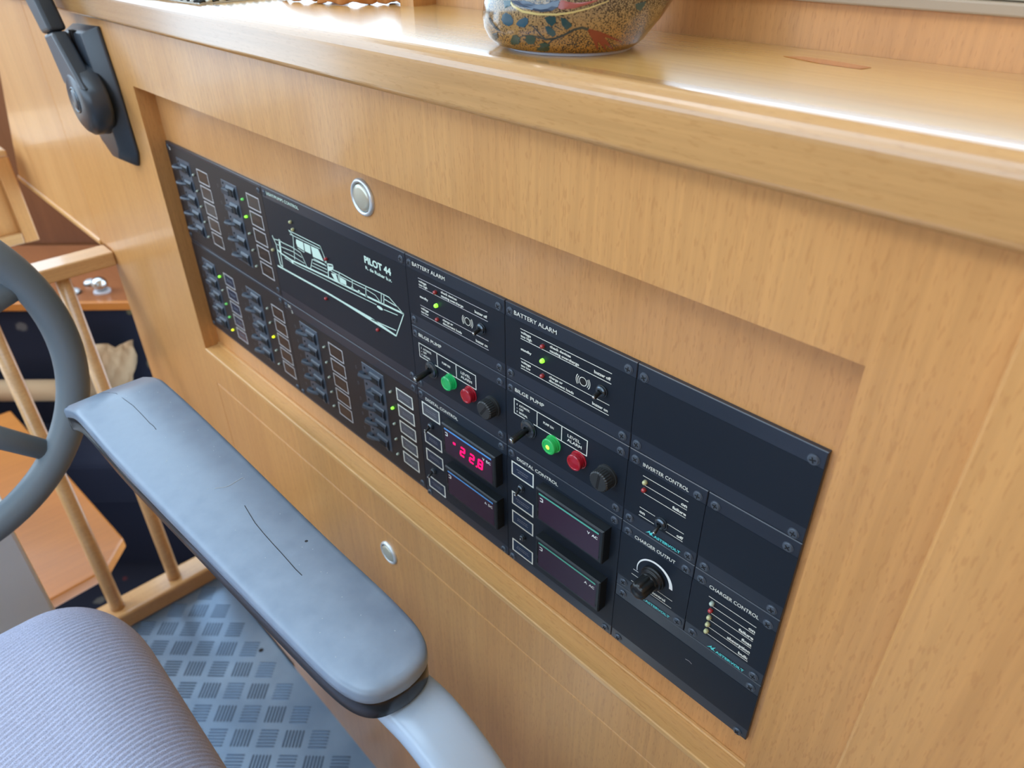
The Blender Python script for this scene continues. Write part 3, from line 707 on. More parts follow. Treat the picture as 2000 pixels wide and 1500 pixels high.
P = module('charger_output_panel', 651.7, 706.8, -117.3, -176, 'black charger output panel with a fluted knob inside a white arc', 'control panel')
b = MB(); b.text('CHARGER OUTPUT', 662.8, -125.6, 2.6, 31, TXY, bold=0.006); b.build('title_lettering', M['ink'], P)
b = MB(); b.arc(680.4, -148.4, 13.2, 192, 0, .5, 2.6, TXY, 48); b.bar(664.4,-152.4,668.6,-152.4,.42,TXY)
b.build('level_arc', M['white_ink'], P)
b = MB(); b.bar(663.5,-157.2,696,-157.2,.42,TXY); b.bar(663.8,-163.8,696,-163.8,.42,TXY); b.build('legend_lines', M['ink'], P)
b = MB(); b.text('control', 691, -162.2, 2.2, 10.4, TXY, 'R', 0.035); b.build('legend_lettering', M['ink'], P)
b = MB(); mastervolt(b, 671.5, -173.6, 24.4); b.build('emblem_lettering', M['cyan'], P)
o = MB().lathe([(0, 0.0088), (0.0022, 0.0088), (0.0024, 0.0080), (0.0040, 0.0078), (0.0044, 0.0066), (0.0066, 0.0064), (0.0072, 0.0054)], (0.6804, 0, -0.1480), n=36).build('rotary_knob', M['black'], P, bevel=0.0003)
b = MB(); N = 48; vs = []
for h, k in ((0.0068, 1.02), (0.0165, 0.96), (0.0178, 0.86), (0.0184, 0.6), (0.0185, 0.05)):
    for i in range(N):
        a = 2*PI*i/N; fl_ = 1.0 if i % 6 in (0, 1, 5) else (0.94 if i % 6 in (2, 4) else 0.87)
        if h > 0.017: fl_ = 0.9
        r = 0.0063*k*fl_; vs.append((0.6804 + r*math.cos(a), -h, -0.1480 + r*math.sin(a)))
b.add(vs, [(k*N+i, k*N+(i+1)%N, (k+1)*N+(i+1)%N, (k+1)*N+i) for k in range(4) for i in range(N)] + [tuple(range(4*N, 5*N))]); b.build('grip', M['black'], o, smooth=True)
screws(P, (657.2,-123.5), (701.4,-124.0), (657.9,-170.4), (701.9,-171.4))

P = module('charger_control_panel', 706.8, 762.3, -117.3, -176, 'black charger control panel with a column of five unlit leds', 'control panel')
b = MB(); b.text('CHARGER CONTROL', 718.4, -126.2, 2.6, 32.4, TXY, bold=0.006); b.build('title_lettering', M['ink'], P)
b = MB()
for k in range(6): b.bar(719.2 + (0 if k == 0 else 3.2), -132.8-6.13*k, 750.8, -132.9-6.13*k, .42, TXY)
b.build('legend_lines', M['ink'], P)
b = MB()
for k, (s_, w_) in enumerate((('on', 4.2), ('failure', 9.6), ('float', 6.6), ('absorption', 15.2), ('bulk', 6.6))): b.text(s_, 750.8, -137.9-6.1*k, 2.1, w_, TXY, 'R', 0.035)
b.build('legend_lettering', M['ink'], P)
b = MB(); mastervolt(b, 725.6, -174.4, 24.6); b.build('emblem_lettering', M['cyan'], P)
for k, c in enumerate(('led_off', 'led_red', 'led_cream', 'led_cream', 'led_cream')): led(722.4, -136.2-6.2*k, P, c, 1.5)
screws(P, (712.6,-124.2), (756.4,-125.0), (713.2,-171.4), (756.3,-171.8))

# ------------------------------------------------------------------ engine control lever on the console's left
lv = thing('engine_control_lever', (-0.09, -0.03, -0.04), 'charcoal engine control lever on a wedge shaped base left of the instrument bay', 'lever')
bk = [(-0.140,0.106),(-0.056,0.110),(-0.047,0.055),(-0.044,-0.020),(-0.055,-0.036),(-0.082,-0.038),(-0.112,-0.024),(-0.140,0.005)]
fr = [(-0.128,0.100),(-0.066,0.103),(-0.059,0.052),(-0.056,-0.014),(-0.064,-0.026),(-0.085,-0.027),(-0.108,-0.014),(-0.128,0.008)]
n = len(bk)
b = MB(); b.add([(x, YF-0.0002, z) for x, z in bk] + [(x, YF-0.003, z) for x, z in bk] + [(x, -0.034, z) for x, z in fr],
    [tuple(range(n))[::-1], tuple(range(2*n, 3*n))] + [(i,(i+1)%n,n+(i+1)%n,n+i) for i in range(n)] + [(n+i,n+(i+1)%n,2*n+(i+1)%n,2*n+i) for i in range(n)])
b.build('base', M['lever'], lv, bevel=0.004, seg=4, smooth=True)
MB().box(-0.104, -0.092, -0.0348, -0.0300, 0.070, 0.104).build('lever_slot', M['slot'], lv)
hc = Vector((-0.080, 0, 0.036))
b = MB(); b.lathe([(0.030, 0.036), (0.034, 0.0365), (0.047, 0.0355), (0.052, 0.031), (0.0545, 0.026), (0.0545, 0.0001)], (hc.x, 0, hc.z), n=48)
b.build('hub', M['lever'], lv, smooth=True)
o = MB().lathe([(0.054, 0.0135), (0.0552, 0.0135), (0.0556, 0.0125), (0.0552, 0.0115), (0.0548, 0.0113)], (-0.082, 0, 0.038), n=36, cap=False).build('button_ring', M['steel_dark'], lv, smooth=True)
MB().lathe([(0.0540, 0.0112), (0.0552, 0.0108), (0.0562, 0.0085), (0.0567, 0.004), (0.0568, 0.0002)], (-0.082, 0, 0.038), n=30).build('neutral_button', M['lever'], lv, smooth=True)
def wedge(pts_lo, pts_hi, y0, y1, name, m, bev):
    (a0, a1), (b0, b1) = pts_lo, pts_hi
    b = MB().prism([(a0[0], y0, a0[1]), (a1[0], y0, a1[1]), (b1[0], y0, b1[1]), (b0[0], y0, b0[1])], (0, y1-y0, 0)); return b.build(name, m, lv, bevel=bev, seg=3)
wedge(((-0.112, 0.050), (-0.048, 0.052)), ((-0.133, 0.098), (-0.100, 0.104)), -0.0535, -0.037, 'arm', M['lever'], 0.003)
wedge(((-0.1325, 0.0985), (-0.1005, 0.1045)), ((-0.215, 0.200), (-0.170, 0.215)), -0.0545, -0.0355, 'grip', M['lever_grip'], 0.004)

# ------------------------------------------------------------------ vase
vs_ = thing('painted_vase', (0.565, 0.036, 0.148), 'speckled ochre vase painted with a slate blue bird and leafy twigs on the counter', 'vase')
VC = Vector((0.565, 0.036, 0)); 
VR = [(0.1492,-0.0395,0.0310,0.036),(0.1500,-0.0430,0.0325,0.038),(0.1530,-0.0470,0.0362,0.041),(0.158,-0.0496,0.0402,0.043),(0.163,-0.0502,0.0445,0.0445),(0.170,-0.0492,0.0492,0.0455),
      (0.178,-0.046,0.054,0.045),(0.188,-0.040,0.058,0.043),(0.200,-0.031,0.060,0.038),(0.212,-0.021,0.060,0.031),(0.222,-0.012,0.059,0.024),(0.232,0.0,0.060,0.019),(0.240,0.004,0.066,0.018),(0.2405,0.008,0.063,0.015),(0.228,0.008,0.056,0.014)]
N = 72; vv = []; ff = []
for z, l, r, dp in VR:
    for i in range(N):
        a = 2*PI*i/N; c = math.cos(a); s_ = math.sin(a)
        P_ = VC + RT*((r if c > 0 else -l)*c) + HD*(dp*s_); vv.append((P_.x, P_.y, z))
for k in range(len(VR)-1):
    for i in range(N): ff.append((k*N+i, k*N+(i+1)%N, (k+1)*N+(i+1)%N, (k+1)*N+i))
ff.append(tuple(range(N))[::-1])
vb = MB().add(vv, ff); vo = vb.build('body', M['vase'], vs_, smooth=True)
bvh = BVHTree.FromPolygons([Vector(v) for v in vv], ff)
fp = []
for z, k in ((0.1481, 1.0), (0.1493, 1.0)):
    for i in range(40):
        a = 2*PI*i/40; P_ = VC + RT*((0.030 if math.cos(a) > 0 else 0.037)*math.cos(a)) + HD*(0.0355*math.sin(a)); fp.append((P_.x, P_.y, z))
MB().add(fp, [tuple(range(40))[::-1], tuple(range(40, 80))] + [(i,(i+1)%40,40+(i+1)%40,40+i) for i in range(40)]).build('felt_pad', M['felt'], vs_)
# brushwork: flat strokes laid onto the clay. u,v are measured along the front of the belly
def onvase(px, py, off=0.00012):
    d = ray(px, py).normalized(); h = bvh.ray_cast(CAM, d)
    if h[0] is None: return None
    return h[0] + h[1]*off
def V4(x, y): return (930 + x/5.128, y/5.128)     # study-crop coordinates
def brush(name, m, pts, w, off=0.0002):
    """stroke with varying width"""
    vs = []; n_ = len(pts)
    P = []
    for k in range(n_-1):
        for f in (0, .34, .67): P.append(tuple(pts[k][j] + (pts[k+1][j]-pts[k][j])*f for j in (0,1)) + (w[k] + (w[k+1]-w[k])*f,))
    P.append((*pts[-1], w[-1]))
    for k, (x, y, ww) in enumerate(P):
        a = P[max(k-1,0)]; c = P[min(k+1,len(P)-1)]; dx, dy = c[0]-a[0], c[1]-a[1]; L_ = math.hypot(dx, dy) or 1
        for s_ in (-1, 1):
            q_ = onvase(*V4(x - dy/L_*ww/2*s_, y + dx/L_*ww/2*s_), off)
            if q_ is None: return None
            vs.append(q_)
    return MB().add(vs, [(2*i, 2*i+1, 2*i+3, 2*i+2) for i in range(len(P)-1)]).build(name, m, vs_)
def blot(name, m, pts, off=0.00025):
    cx = sum(p_[0] for p_ in pts)/len(pts); cy = sum(p_[1] for p_ in pts)/len(pts)
    vs = [onvase(*V4(cx, cy), off)]; R_ = 3; n_ = len(pts)
    for r in range(1, R_+1):
        for x, y in pts: vs.append(onvase(*V4(cx+(x-cx)*r/R_, cy+(y-cy)*r/R_), off))
    if any(v is None for v in vs): return None
    fs = [(0, 1+i, 1+(i+1)%n_) for i in range(n_)]
    for r in range(R_-1): fs += [(1+r*n_+i, 1+r*n_+(i+1)%n_, 1+(r+1)*n_+(i+1)%n_, 1+(r+1)*n_+i) for i in range(n_)]
    return MB().add(vs, fs).build(name, m, vs_)
brush('painted_band', M['band'], [(335,5),(370,60),(470,115),(620,142),(800,145),(960,125),(1120,85),(1330,8)], [14,20,24,22,20,18,14,8])
blot('painted_bird', M['bird'], [(350,4),(480,3),(490,22),(600,52),(700,50),(770,20),(790,3),(838,3),(820,70),(760,108),(660,120),(560,100),(440,66),(380,36)])
blot('painted_wing', M['pink'], [(845,4),(1225,3),(1120,45),(980,85),(850,95),(820,80)])
blot('painted_ring', M['vase'], [(590,3),(745,3),(735,28),(690,42),(630,32)], 0.0004)
brush('painted_branch', M['branch'], [(1125,295),(1060,275),(980,295),(880,350),(790,385),(700,395),(640,375),(560,355),(480,355),(430,375)], [30,26,22,22,20,20,14,12,10,6])
brush('painted_branch', M['branch'], [(700,395),(640,340),(590,280),(540,245)], [14,12,9,7])
brush('painted_branch', M['branch'], [(790,385),(750,410),(715,450),(690,490)], [14,12,10,8])
brush('painted_branch', M['branch'], [(790,255),(830,285),(870,300)], [8,9,6])
brush('painted_branch', M['branch'], [(135,175),(160,230),(200,280),(240,310)], [22,24,22,12])
for mt, c in (('leaf_b', [(265,150),(300,125),(350,150),(375,200),(370,240),(330,262),(280,240),(255,200)]), ('leaf_b', [(400,240),(430,200),(490,172),(525,185),(520,235),(480,275),(430,265)]),
              ('leaf', [(685,175),(740,158),(800,170),(800,225),(760,262),(710,225)]), ('leaf', [(845,175),(895,185),(950,235),(960,260),(905,300),(860,250)]),
              ('leaf', [(690,262),(740,262),(790,310),(800,345),(770,368),(715,335)]), ('leaf_d', [(345,410),(370,350),(410,345),(445,385),(430,440),(360,445)]),
              ('leaf_d', [(490,400),(510,352),(570,352),(602,385),(580,440),(520,440)]), ('leaf_d', [(605,500),(640,435),(690,422),(740,445),(735,495),(700,512)]),
              ('leaf', [(275,5),(350,4),(345,60),(290,82)]), ('leaf', [(1590,40),(1700,10),(1680,60),(1640,108),(1600,90)])):
    blot('painted_leaf', M[mt], c)
for k, (pts, w_) in enumerate((([(1120,300),(1230,335),(1340,370),(1460,420)], [30,45,26,8]), ([(1150,310),(1250,380),(1370,490)], [40,60,10]), ([(1140,320),(1190,390),(1215,495)], [30,50,10]), ([(1150,320),(1240,400),(1300,500)], [40,50,8]))):
    brush('painted_petal', M['flower'], pts, w_, 0.0002 + 0.00004*k)
blot('painted_bud', M['branch'], [(160,335),(215,325),(225,375),(195,405),(165,380)])

# ------------------------------------------------------------------ woven mat and shell on the far end of the counter
mt = thing('woven_mat', tuple(atZ(390, 9, 0.148)), 'white woven mat with a braided black and white edge on the counter', 'mat')
p0 = atZ(390, 9, 0.1481); e1 = (atZ(520, -3, 0.1481)-p0); e2 = (atZ(330, 0, 0.1481)-p0)
e1 = e1.normalized()*0.30; e2 = e2.normalized()*0.40
MB().prism([p0, p0+e2, p0+e2+e1, p0+e1] if e1.cross(e2).z < 0 else [p0, p0+e1, p0+e1+e2, p0+e2], (0,0,0.0022)).build('weave', M['matw'], mt)
for (a, d, L_) in ((p0, e1, 0.30), (p0, e2, 0.40)):
    for c, ph in (('matb', 0), ('matw', 1)):
        b = MB(); k = ph; st = 0.0058
        while k*st < L_ - st:
            q_ = a + d.normalized()*(k*st + st/2); sd = Vector((-d.y, d.x, 0)).normalized()
            b.tube([q_ - d.normalized()*st*0.6 - sd*0.001 + Vector((0,0,0.0018)), q_ + Vector((0,0,0.0030)), q_ + d.normalized()*st*0.6 + sd*0.001 + Vector((0,0,0.0018))], [0.0009, 0.0017, 0.0009], n=6); k += 2
        o = b.build('braided_edge', M[c], mt)
sh_ = thing('ruffled_shell', tuple(atZ(720, 10, 0.148)), 'peach coloured ruffled shell lying on the counter before the window', 'shell')
pc = atZ(715, 12, 0.1483)
for lobe, (cx, cy, sc_, rot) in enumerate(((-0.012, 0.010, 1.0, 0.0), (0.022, 0.004, 0.8, 0.35), (-0.050, 0.030, 0.8, -0.3))):
    vs = []; nr, na = 7, 26
    for i in range(nr+1):
        r = i/nr
        for j in range(na+1):
            a = -1.35 + 2.7*j/na
            ruff = 0.0013*r*r*math.sin(j*1.05+lobe); R_ = 0.036*sc_*r*(1 + 0.05*math.sin(j*1.9))
            x = R_*math.sin(a); y = R_*math.cos(a)
            z = 0.0022 + 0.020*math.sqrt(max(0, 1-r*r))*sc_*(1-0.25*abs(a)/1.35) + ruff
            P_ = pc - HD*(y - 0.034) + RT*x; P_ = P_ + RT*cx + HD*cy
            vs.append((P_.x, P_.y, 0.1475 + max(z, 0.0014)))
    W = na+1
    o = MB().add(vs, [(i*W+j, i*W+j+1, (i+1)*W+j+1, (i+1)*W+j) for i in range(nr) for j in range(na)]).build('scalloped_lobe', M['shell'], sh_, smooth=True)
    sd = o.modifiers.new('s', 'SOLIDIFY'); sd.thickness = 0.0012; sd.offset = 1

# ------------------------------------------------------------------ tread plate relief
rib = {}
c0 = Vector((-0.058, -0.144, 0)); U = Vector((1, 1, 0)).normalized(); Vv = Vector((1, -1, 0)).normalized(); PT = 0.0418
def tile_mesh():
    b = MB()
    for k in range(6):
        o_ = (k-2.5)*0.0054; h = 0.0009; L_ = 0.0155; w_ = 0.0016
        b.add([(-L_,o_,0),(-L_*0.86,o_-w_,0),(L_*0.86,o_-w_,0),(L_,o_,0),(L_*0.86,o_+w_,0),(-L_*0.86,o_+w_,0),(-L_*0.9,o_,h),(-L_*0.8,o_-w_*0.5,h),(L_*0.8,o_-w_*0.5,h),(L_*0.9,o_,h),(L_*0.8,o_+w_*0.5,h),(-L_*0.8,o_+w_*0.5,h)],
              [(6,7,8,9,10,11)] + [(i,(i+1)%6,6+(i+1)%6,6+i) for i in range(6)])
    return b
tm = None; rest = MB(); tb = tile_mesh()
for i in range(-30, 45):
    for j in range(-30, 45):
        P_ = c0 + U*(PT*i) + Vv*(PT*j)
        if not (-0.285 < P_.x < 1.2 and -1.0 < P_.y < -0.036): continue
        an = math.radians(45) if (i+j) % 2 else math.radians(-45)
        if P_.x < 0.42 and P_.y > -0.46:
            if tm is None: o = tb.build('tread_pattern', M['tread_bar'], fl); tm = o.data
            else: o = link('tread_pattern', tm, fl)
            o.location = (P_.x, P_.y, -0.905); o.rotation_euler = (0, 0, an)
        else:
            c_, s_ = math.cos(an), math.sin(an)
            rest.add([(P_.x + x*c_ - y*s_, P_.y + x*s_ + y*c_, -0.905 + z) for x, y, z in tb.v], tb.f)
rest.build('tread_pattern_far', M['tread_bar'], fl)['kind'] = 'stuff'
hp = atZ(510, 1270, -0.905)
MB().lathe([(0, 0.0045), (0.0003, 0.0042)], (hp.x, hp.y, -0.905), ax=(0,0,1), n=16).build('screw_hole', M['slot'], fl)

# ------------------------------------------------------------------ railing
rl = thing('stair_railing', (-0.305, -0.3, -0.905), 'beech railing with round balusters between the wheelhouse floor and the lower cabin', 'railing')
MB().box(-0.334, -0.292, -0.70, YF-0.0004, -0.235, -0.213).build('top_rail', M['wood_y'], rl, bevel=0.003, seg=3)
MB().box(-0.338, -0.285, -0.74, YF-0.0004, -0.905, -0.868).build('bottom_rail', M['wood_y'], rl, bevel=0.006, seg=3)
for k in range(6):
    y = -0.090 - 0.106*k
    MB().lathe([(0, 0.0105), (0.62, 0.0120), (0.635, 0.0120)], (-0.312, y, -0.234), ax=(0,0,-1), n=16).build('baluster', M['wood_y'], rl, smooth=False).data.shade_smooth()
MB().box(-0.334, -0.292, -0.74, -0.70, -0.905, -0.20).build('newel_post', M['wood_v'], rl, bevel=0.003)

# ------------------------------------------------------------------ steering wheel and binnacle
ped = thing('helm_pedestal', (-0.07, -0.5, -0.905), 'pale grey laminate pedestal behind the steering wheel', 'pedestal')
MB().box(-0.15, 0.0, -0.72, -0.283, -0.905, -0.375).build('cabinet', M['pale'], ped, bevel=0.004)
MB().box(-0.155, 0.006, -0.725, -0.279, -0.375, -0.365).build('top', M['pale'], ped, bevel=0.003)
wh = thing('steering_wheel', (0.1, -0.347, -0.136), 'slate grey rubber rimmed steering wheel at the left edge', 'steering wheel')
al = 0.09975; WC = Vector((0.1, -0.34695, -0.13639)); WR = 0.16989
e_y = Vector((0,1,0)); e_z = Vector((-math.sin(al), 0, math.cos(al))); e_n = e_y.cross(e_z)
def wp(t_, r, h=0): return WC + e_y*(r*math.cos(t_)) + e_z*(r*math.sin(t_)) + e_n*h
vs = []; fs = []; NA, NB = 96, 20
for i in range(NA):
    t_ = 2*PI*i/NA
    for j in range(NB):
        a = 2*PI*j/NB; vs.append(wp(t_, WR + 0.0150*math.cos(a), 0.0150*math.sin(a)))
for i in range(NA):
    for j in range(NB): fs.append((i*NB+j, i*NB+(j+1)%NB, ((i+1)%NA)*NB+(j+1)%NB, ((i+1)%NA)*NB+j))
MB().add(vs, fs).build('rim', M['rim'], wh, smooth=True)
for t_ in (-42, 21, 138, 201):
    a = math.radians(t_)
    MB().tube([wp(a, 0.030, -0.022), wp(a, 0.09, -0.014), wp(a, WR-0.008, 0)], [0.014, 0.012, 0.0105], n=14, flat=0.75, up=tuple(e_n)).build('spoke', M['rim'], wh, smooth=True)
MB().lathe([(-0.035, 0.045), (-0.015, 0.048), (-0.006, 0.040), (-0.004, 0.001)], WC, ax=e_n, n=40).build('hub', M['rim'], wh, smooth=True)
MB().tube([WC - e_n*0.02, Vector((0.0, -0.36, -0.27)), Vector((-0.05, -0.37, -0.335))], [0.022, 0.026, 0.030], n=18).build('column', M['black'], wh, smooth=True)

MB().lathe([(0, 0.055), (0.012, 0.052), (0.040, 0.034)], (-0.055,-0.372,-0.3648), ax=(0,0,1), n=32).build('column_boss', M['black'], wh, smooth=True)

# ------------------------------------------------------------------ helm chair
ch = thing('helm_chair', (0.45, -0.45, -0.905), 'helm chair with lilac grey ribbed seat and a long worn grey armrest', 'chair')
ZA = -0.120
Lp = [(0.2420,-0.2165),(0.256,-0.2145),(0.280,-0.2132),(0.310,-0.2125),(0.356,-0.2115),(0.420,-0.208),(0.488,-0.204),(0.540,-0.2010),(0.581,-0.1985),(0.606,-0.1970),(0.624,-0.1950),(0.636,-0.1910),(0.6430,-0.1845),(0.6460,-0.1750),(0.6467,-0.1679)]
Rp = [(0.2345,-0.1470),(0.250,-0.1450),(0.275,-0.1435),(0.310,-0.1425),(0.352,-0.1420),(0.420,-0.1420),(0.488,-0.1425),(0.540,-0.1425),(0.583,-0.1415),(0.606,-0.1415),(0.624,-0.1425),(0.636,-0.1460),(0.6430,-0.1515),(0.6460,-0.1600),(0.6467,-0.1671)]
def chaikin(P):
    out = [P[0]]
    for a, b_ in zip(P, P[1:]): out += [a.lerp(b_, 0.25), a.lerp(b_, 0.75)]
    return out + [P[-1]]
def arm_shell(inset, ztop, zbot, edge, name, m, crown=0.0012):
    Lq = [Vector((x, y, 0)) for x, y in Lp]; Rq = [Vector((x, y, 0)) for x, y in Rp]
    for _ in range(2): Lq, Rq = chaikin(Lq), chaikin(Rq)
    ring = Lq + Rq[::-1]; n_ = len(ring); h_ = n_//2
    C_ = [(ring[i] + ring[n_-1-i])/2 for i in range(n_)]
    N_ = []
    for i, p_ in enumerate(ring):
        t_ = (ring[(i+1) % n_] - ring[i-1]).normalized(); nn = Vector((t_.y, -t_.x, 0))
        if i in (0, n_-1): nn = Vector((-0.7, -0.7 if i == 0 else 0.7, 0))
        N_.append(nn)
    for _ in range(4):
        N_ = [N_[i] if i in (0, n_-1) else (N_[i-1] + N_[i]*2 + N_[(i+1) % n_]).normalized() for i in range(n_)]
    def off(d): return [p_ - nn*d for p_, nn in zip(ring, N_)]
    def bend(p_): return -1.4*max(0, 0.275 - p_.x)**1.45
    L_ = [(inset + edge*0.2, zbot), (inset, zbot + 0.001), (inset, ztop - edge*1.0), (inset + edge*0.3, ztop - edge*0.35), (inset + edge*0.8, ztop - 0.0004), (inset + edge*1.2, ztop + crown*0.3)]
    vs = []
    for d_, z in L_:
        for p_ in off(d_): vs.append((p_.x, p_.y, z + bend(p_)))
    fs = [(k*n_+i, k*n_+(i+1)%n_, (k+1)*n_+(i+1)%n_, (k+1)*n_+i) for k in range(len(L_)-1) for i in range(n_)]
    k0 = (len(L_)-1)*n_; m0 = len(vs)
    for i in range(h_):
        a = Vector(vs[k0+i]); c = Vector(vs[k0+n_-1-i]); q_ = (a+c)/2; vs.append((q_.x, q_.y, q_.z + crown*0.6*min(1, (a-c).length/0.05)**2))
    fs.append((k0+h_-1, k0+h_, m0+h_-1)); fs.append((k0+n_-1, k0, m0))
    for i in range(h_-1):
        fs.append((k0+i, k0+i+1, m0+i+1, m0+i)); fs.append((m0+i, m0+i+1, k0+n_-2-i, k0+n_-1-i))
        fs.append((n_-1-i, n_-2-i, i+1, i))
    return MB().add(vs, fs).build(name, m, ch, smooth=True)
pad = arm_shell(0.0, ZA, ZA-0.010, 0.0035, 'armrest_pad', M['arm'])
arm_shell(0.0006, ZA-0.0085, ZA-0.0235, 0.003, 'armrest_base', M['arm_dark'], 0)
pbv = BVHTree.FromPolygons([v.co.copy() for v in pad.data.vertices], [tuple(p_.vertices) for p_ in pad.data.polygons])
def zarm(x, y):
    h = pbv.ray_cast(Vector((x, y, 0.05)), Vector((0, 0, -1))); return h[0].z if h[0] else ZA
def scratch(pts, r, m, name):
    q_ = [atZ(x, y, ZA+0.0014) for x, y in pts]
    P = []
    for a, b_ in zip(q_, q_[1:]):
        for f in (0, .5): P.append(a.lerp(b_, f))
    P.append(q_[-1])
    P = [Vector((p_.x + random.uniform(-1,1)*0.0003, p_.y + random.uniform(-1,1)*0.0003, zarm(p_.x, p_.y)+r*0.25)) for p_ in P]
    MB().tube(P, r, n=5).build(name, m, pad)
scratch([(192,751),(226,766),(259,792),(293,826),(305,838)], 0.00020, M['crack'], 'crack')
scratch([(478,987),(498,1021),(531,1059),(565,1098),(589,1124)], 0.00024, M['crack'], 'crack')
scratch([(418,954),(440,950),(454,944),(474,930)], 0.00028, M['scuff'], 'scuff')
q_ = atZ(598, 1056, ZA+0.0010)
MB().lathe([(0, 0.0011), (0.0001, 0.0009)], (q_.x, q_.y, zarm(q_.x, q_.y)-0.00002), ax=(0,0,1), n=12).build('dent', M['crack'], pad)
for _ in range(60):
    x = random.uniform(0.27, 0.62); y = random.uniform(-0.193, -0.152)
    MB().lathe([(0, 0.0004), (0.00015, 0.0003)], (x, y, zarm(x, y)-0.00002), ax=(0,0,1), n=5).build('fleck', M['scuff'], pad) if _ < 40 else None
# arm bracket: a flat swept bar curving down behind the pad
path = [(0.560,-0.164,-0.1565),(0.600,-0.164,-0.1560),(0.632,-0.163,-0.1555),(0.655,-0.162,-0.156),(0.679,-0.161,-0.166),(0.700,-0.160,-0.183),(0.716,-0.159,-0.208),(0.726,-0.158,-0.242),(0.732,-0.159,-0.31),(0.732,-0.165,-0.42)]
def swept(path, hw, th, name, m, ridge=0.0):
    P = [Vector(p_) for p_ in path]; Q = []
    for k in range(len(P)-1):
        p0_, p1_, p2_, p3_ = P[max(k-1,0)], P[k], P[k+1], P[min(k+2,len(P)-1)]
        for f in range(6):
            u = f/6; Q.append(0.5*((2*p1_) + (p2_-p0_)*u + (2*p0_-5*p1_+4*p2_-p3_)*u*u + (3*p1_-p0_-3*p2_+p3_)*u**3))
    Q.append(P[-1]); vs = []; sec = []
    for j in range(28):
        a = 2*PI*j/28; cx = math.copysign(abs(math.cos(a))**0.55, math.cos(a)); cz = math.copysign(abs(math.sin(a))**0.75, math.sin(a)); sec.append((cx*hw, cz*th))
    for k, q_ in enumerate(Q):
        d_ = (Q[min(k+1,len(Q)-1)] - Q[max(k-1,0)]).normalized(); sd = Vector((0,1,0)); up = d_.cross(sd).normalized()
        if up.z < 0 and k < 20: pass
        for a, c in sec: vs.append(q_ + sd*a + up*c*-1)
    n_ = 28; fs = [(k*n_+i, k*n_+(i+1)%n_, (k+1)*n_+(i+1)%n_, (k+1)*n_+i) for k in range(len(Q)-1) for i in range(n_)] + [tuple(range(n_))[::-1], tuple(range((len(Q)-1)*n_, len(Q)*n_))]
    return MB().add(vs, fs).build(name, m, ch, smooth=True)
swept(path, 0.0175, 0.0105, 'arm_bracket', M['bracket'])
# cushion with woven ribs
nx, ny = 620, 170; X_0, X_1, Y_0, Y_1 = 0.225, 0.735, -0.70, -0.234
vs = []; RP = 0.0045
for i in range(nx+1):
    u = i/nx; x = X_0 + (X_1-X_0)*u
    for j in range(ny+1):
        v_ = j/ny; v_ = 1-(1-v_)**1.25; y = Y_0 + (Y_1-Y_0)*v_
        xr = max(0, (0.325 - x)/0.100); xb = max(0, (x-0.66)/0.075); yr = max(0, (y + 0.305)/0.071); yl = max(0, (-0.627-y)/0.073)
        e = min(1.0, math.sqrt(xr*xr + yr*yr)) if xr > 0 and yr > 0 else max(xr, yr, 0)
        e = min(1.0, math.sqrt(max(xr, xb)**2.2 + max(yr, yl)**2.2))
        drop = 0.070*(1 - math.sqrt(max(0, 1 - e*e)))
        xx, yy = x, y
        # round the plan corner
        if xr > 0 and yr > 0:
            m_ = math.sqrt(xr*xr+yr*yr)
            if m_ > 1: xx = 0.325 - 0.100*xr/m_; yy = -0.305 + 0.071*yr/m_
        if xr > 0 and yl > 0:
            m_ = math.sqrt(xr*xr+yl*yl)
            if m_ > 1: xx = 0.325 - 0.100*xr/m_; yy = -0.627 - 0.073*yl/m_
        ph = (xx + 0.30*(yy+0.4))/RP*2*PI
        z = -0.290 - drop + 0.0017*abs(math.sin(ph/2))**0.8
        vs.append((xx, yy, z))
W = ny+1
fs = [(i*W+j, (i+1)*W+j, (i+1)*W+j+1, i*W+j+1) for i in range(nx) for j in range(ny)]
MB().add(vs, fs).build('seat_cushion', M['cloth'], ch, smooth=True)
MB().box(0.262, 0.70, -0.675, -0.235, -0.415, -0.366).build('seat_pan', M['arm_dark'], ch, bevel=0.02, seg=4)
MB().tube([(0.48,-0.45,-0.415),(0.48,-0.45,-0.88)], 0.035, n=24).build('column', M['chrome'], ch, smooth=True)
MB().lathe([(0, 0.16), (0.02, 0.15), (0.03, 0.05)], (0.48,-0.45,-0.905), ax=(0,0,1), n=40).build('foot_plate', M['chrome'], ch)
swept([(0.732,-0.165,-0.40),(0.70,-0.20,-0.405),(0.66,-0.26,-0.405)], 0.022, 0.008, 'arm_bracket_foot', M['bracket'])

# ------------------------------------------------------------------ lower cabin seen through the railing
tb_ = thing('cabin_table', (-0.7, -0.3, -1.32), 'orange toned table with a clipped corner in the lower cabin', 'table')
zt = -0.85
pts = [atZ(112, 905, zt), atZ(240, 1050, zt), atZ(204, 1112, zt), atZ(95, 1172, zt)]
pts = [pts[0] + (pts[0]-pts[1])*0.9] + pts[1:] ; l_ = Vector((pts[-1].x, -0.55, zt))
poly = [pts[0], pts[1], pts[2], pts[3], l_, Vector((pts[0].x, l_.y, zt))]
MB().prism([p_ for p_ in poly[::-1]], (0, 0, -0.026)).build('table_top', M['wood_orange'], tb_, bevel=0.004, seg=3)
MB().box(-0.86, -0.80, -0.55, -0.30, -1.32, -0.876).build('leg', M['wood_orange'], tb_, bevel=0.004)
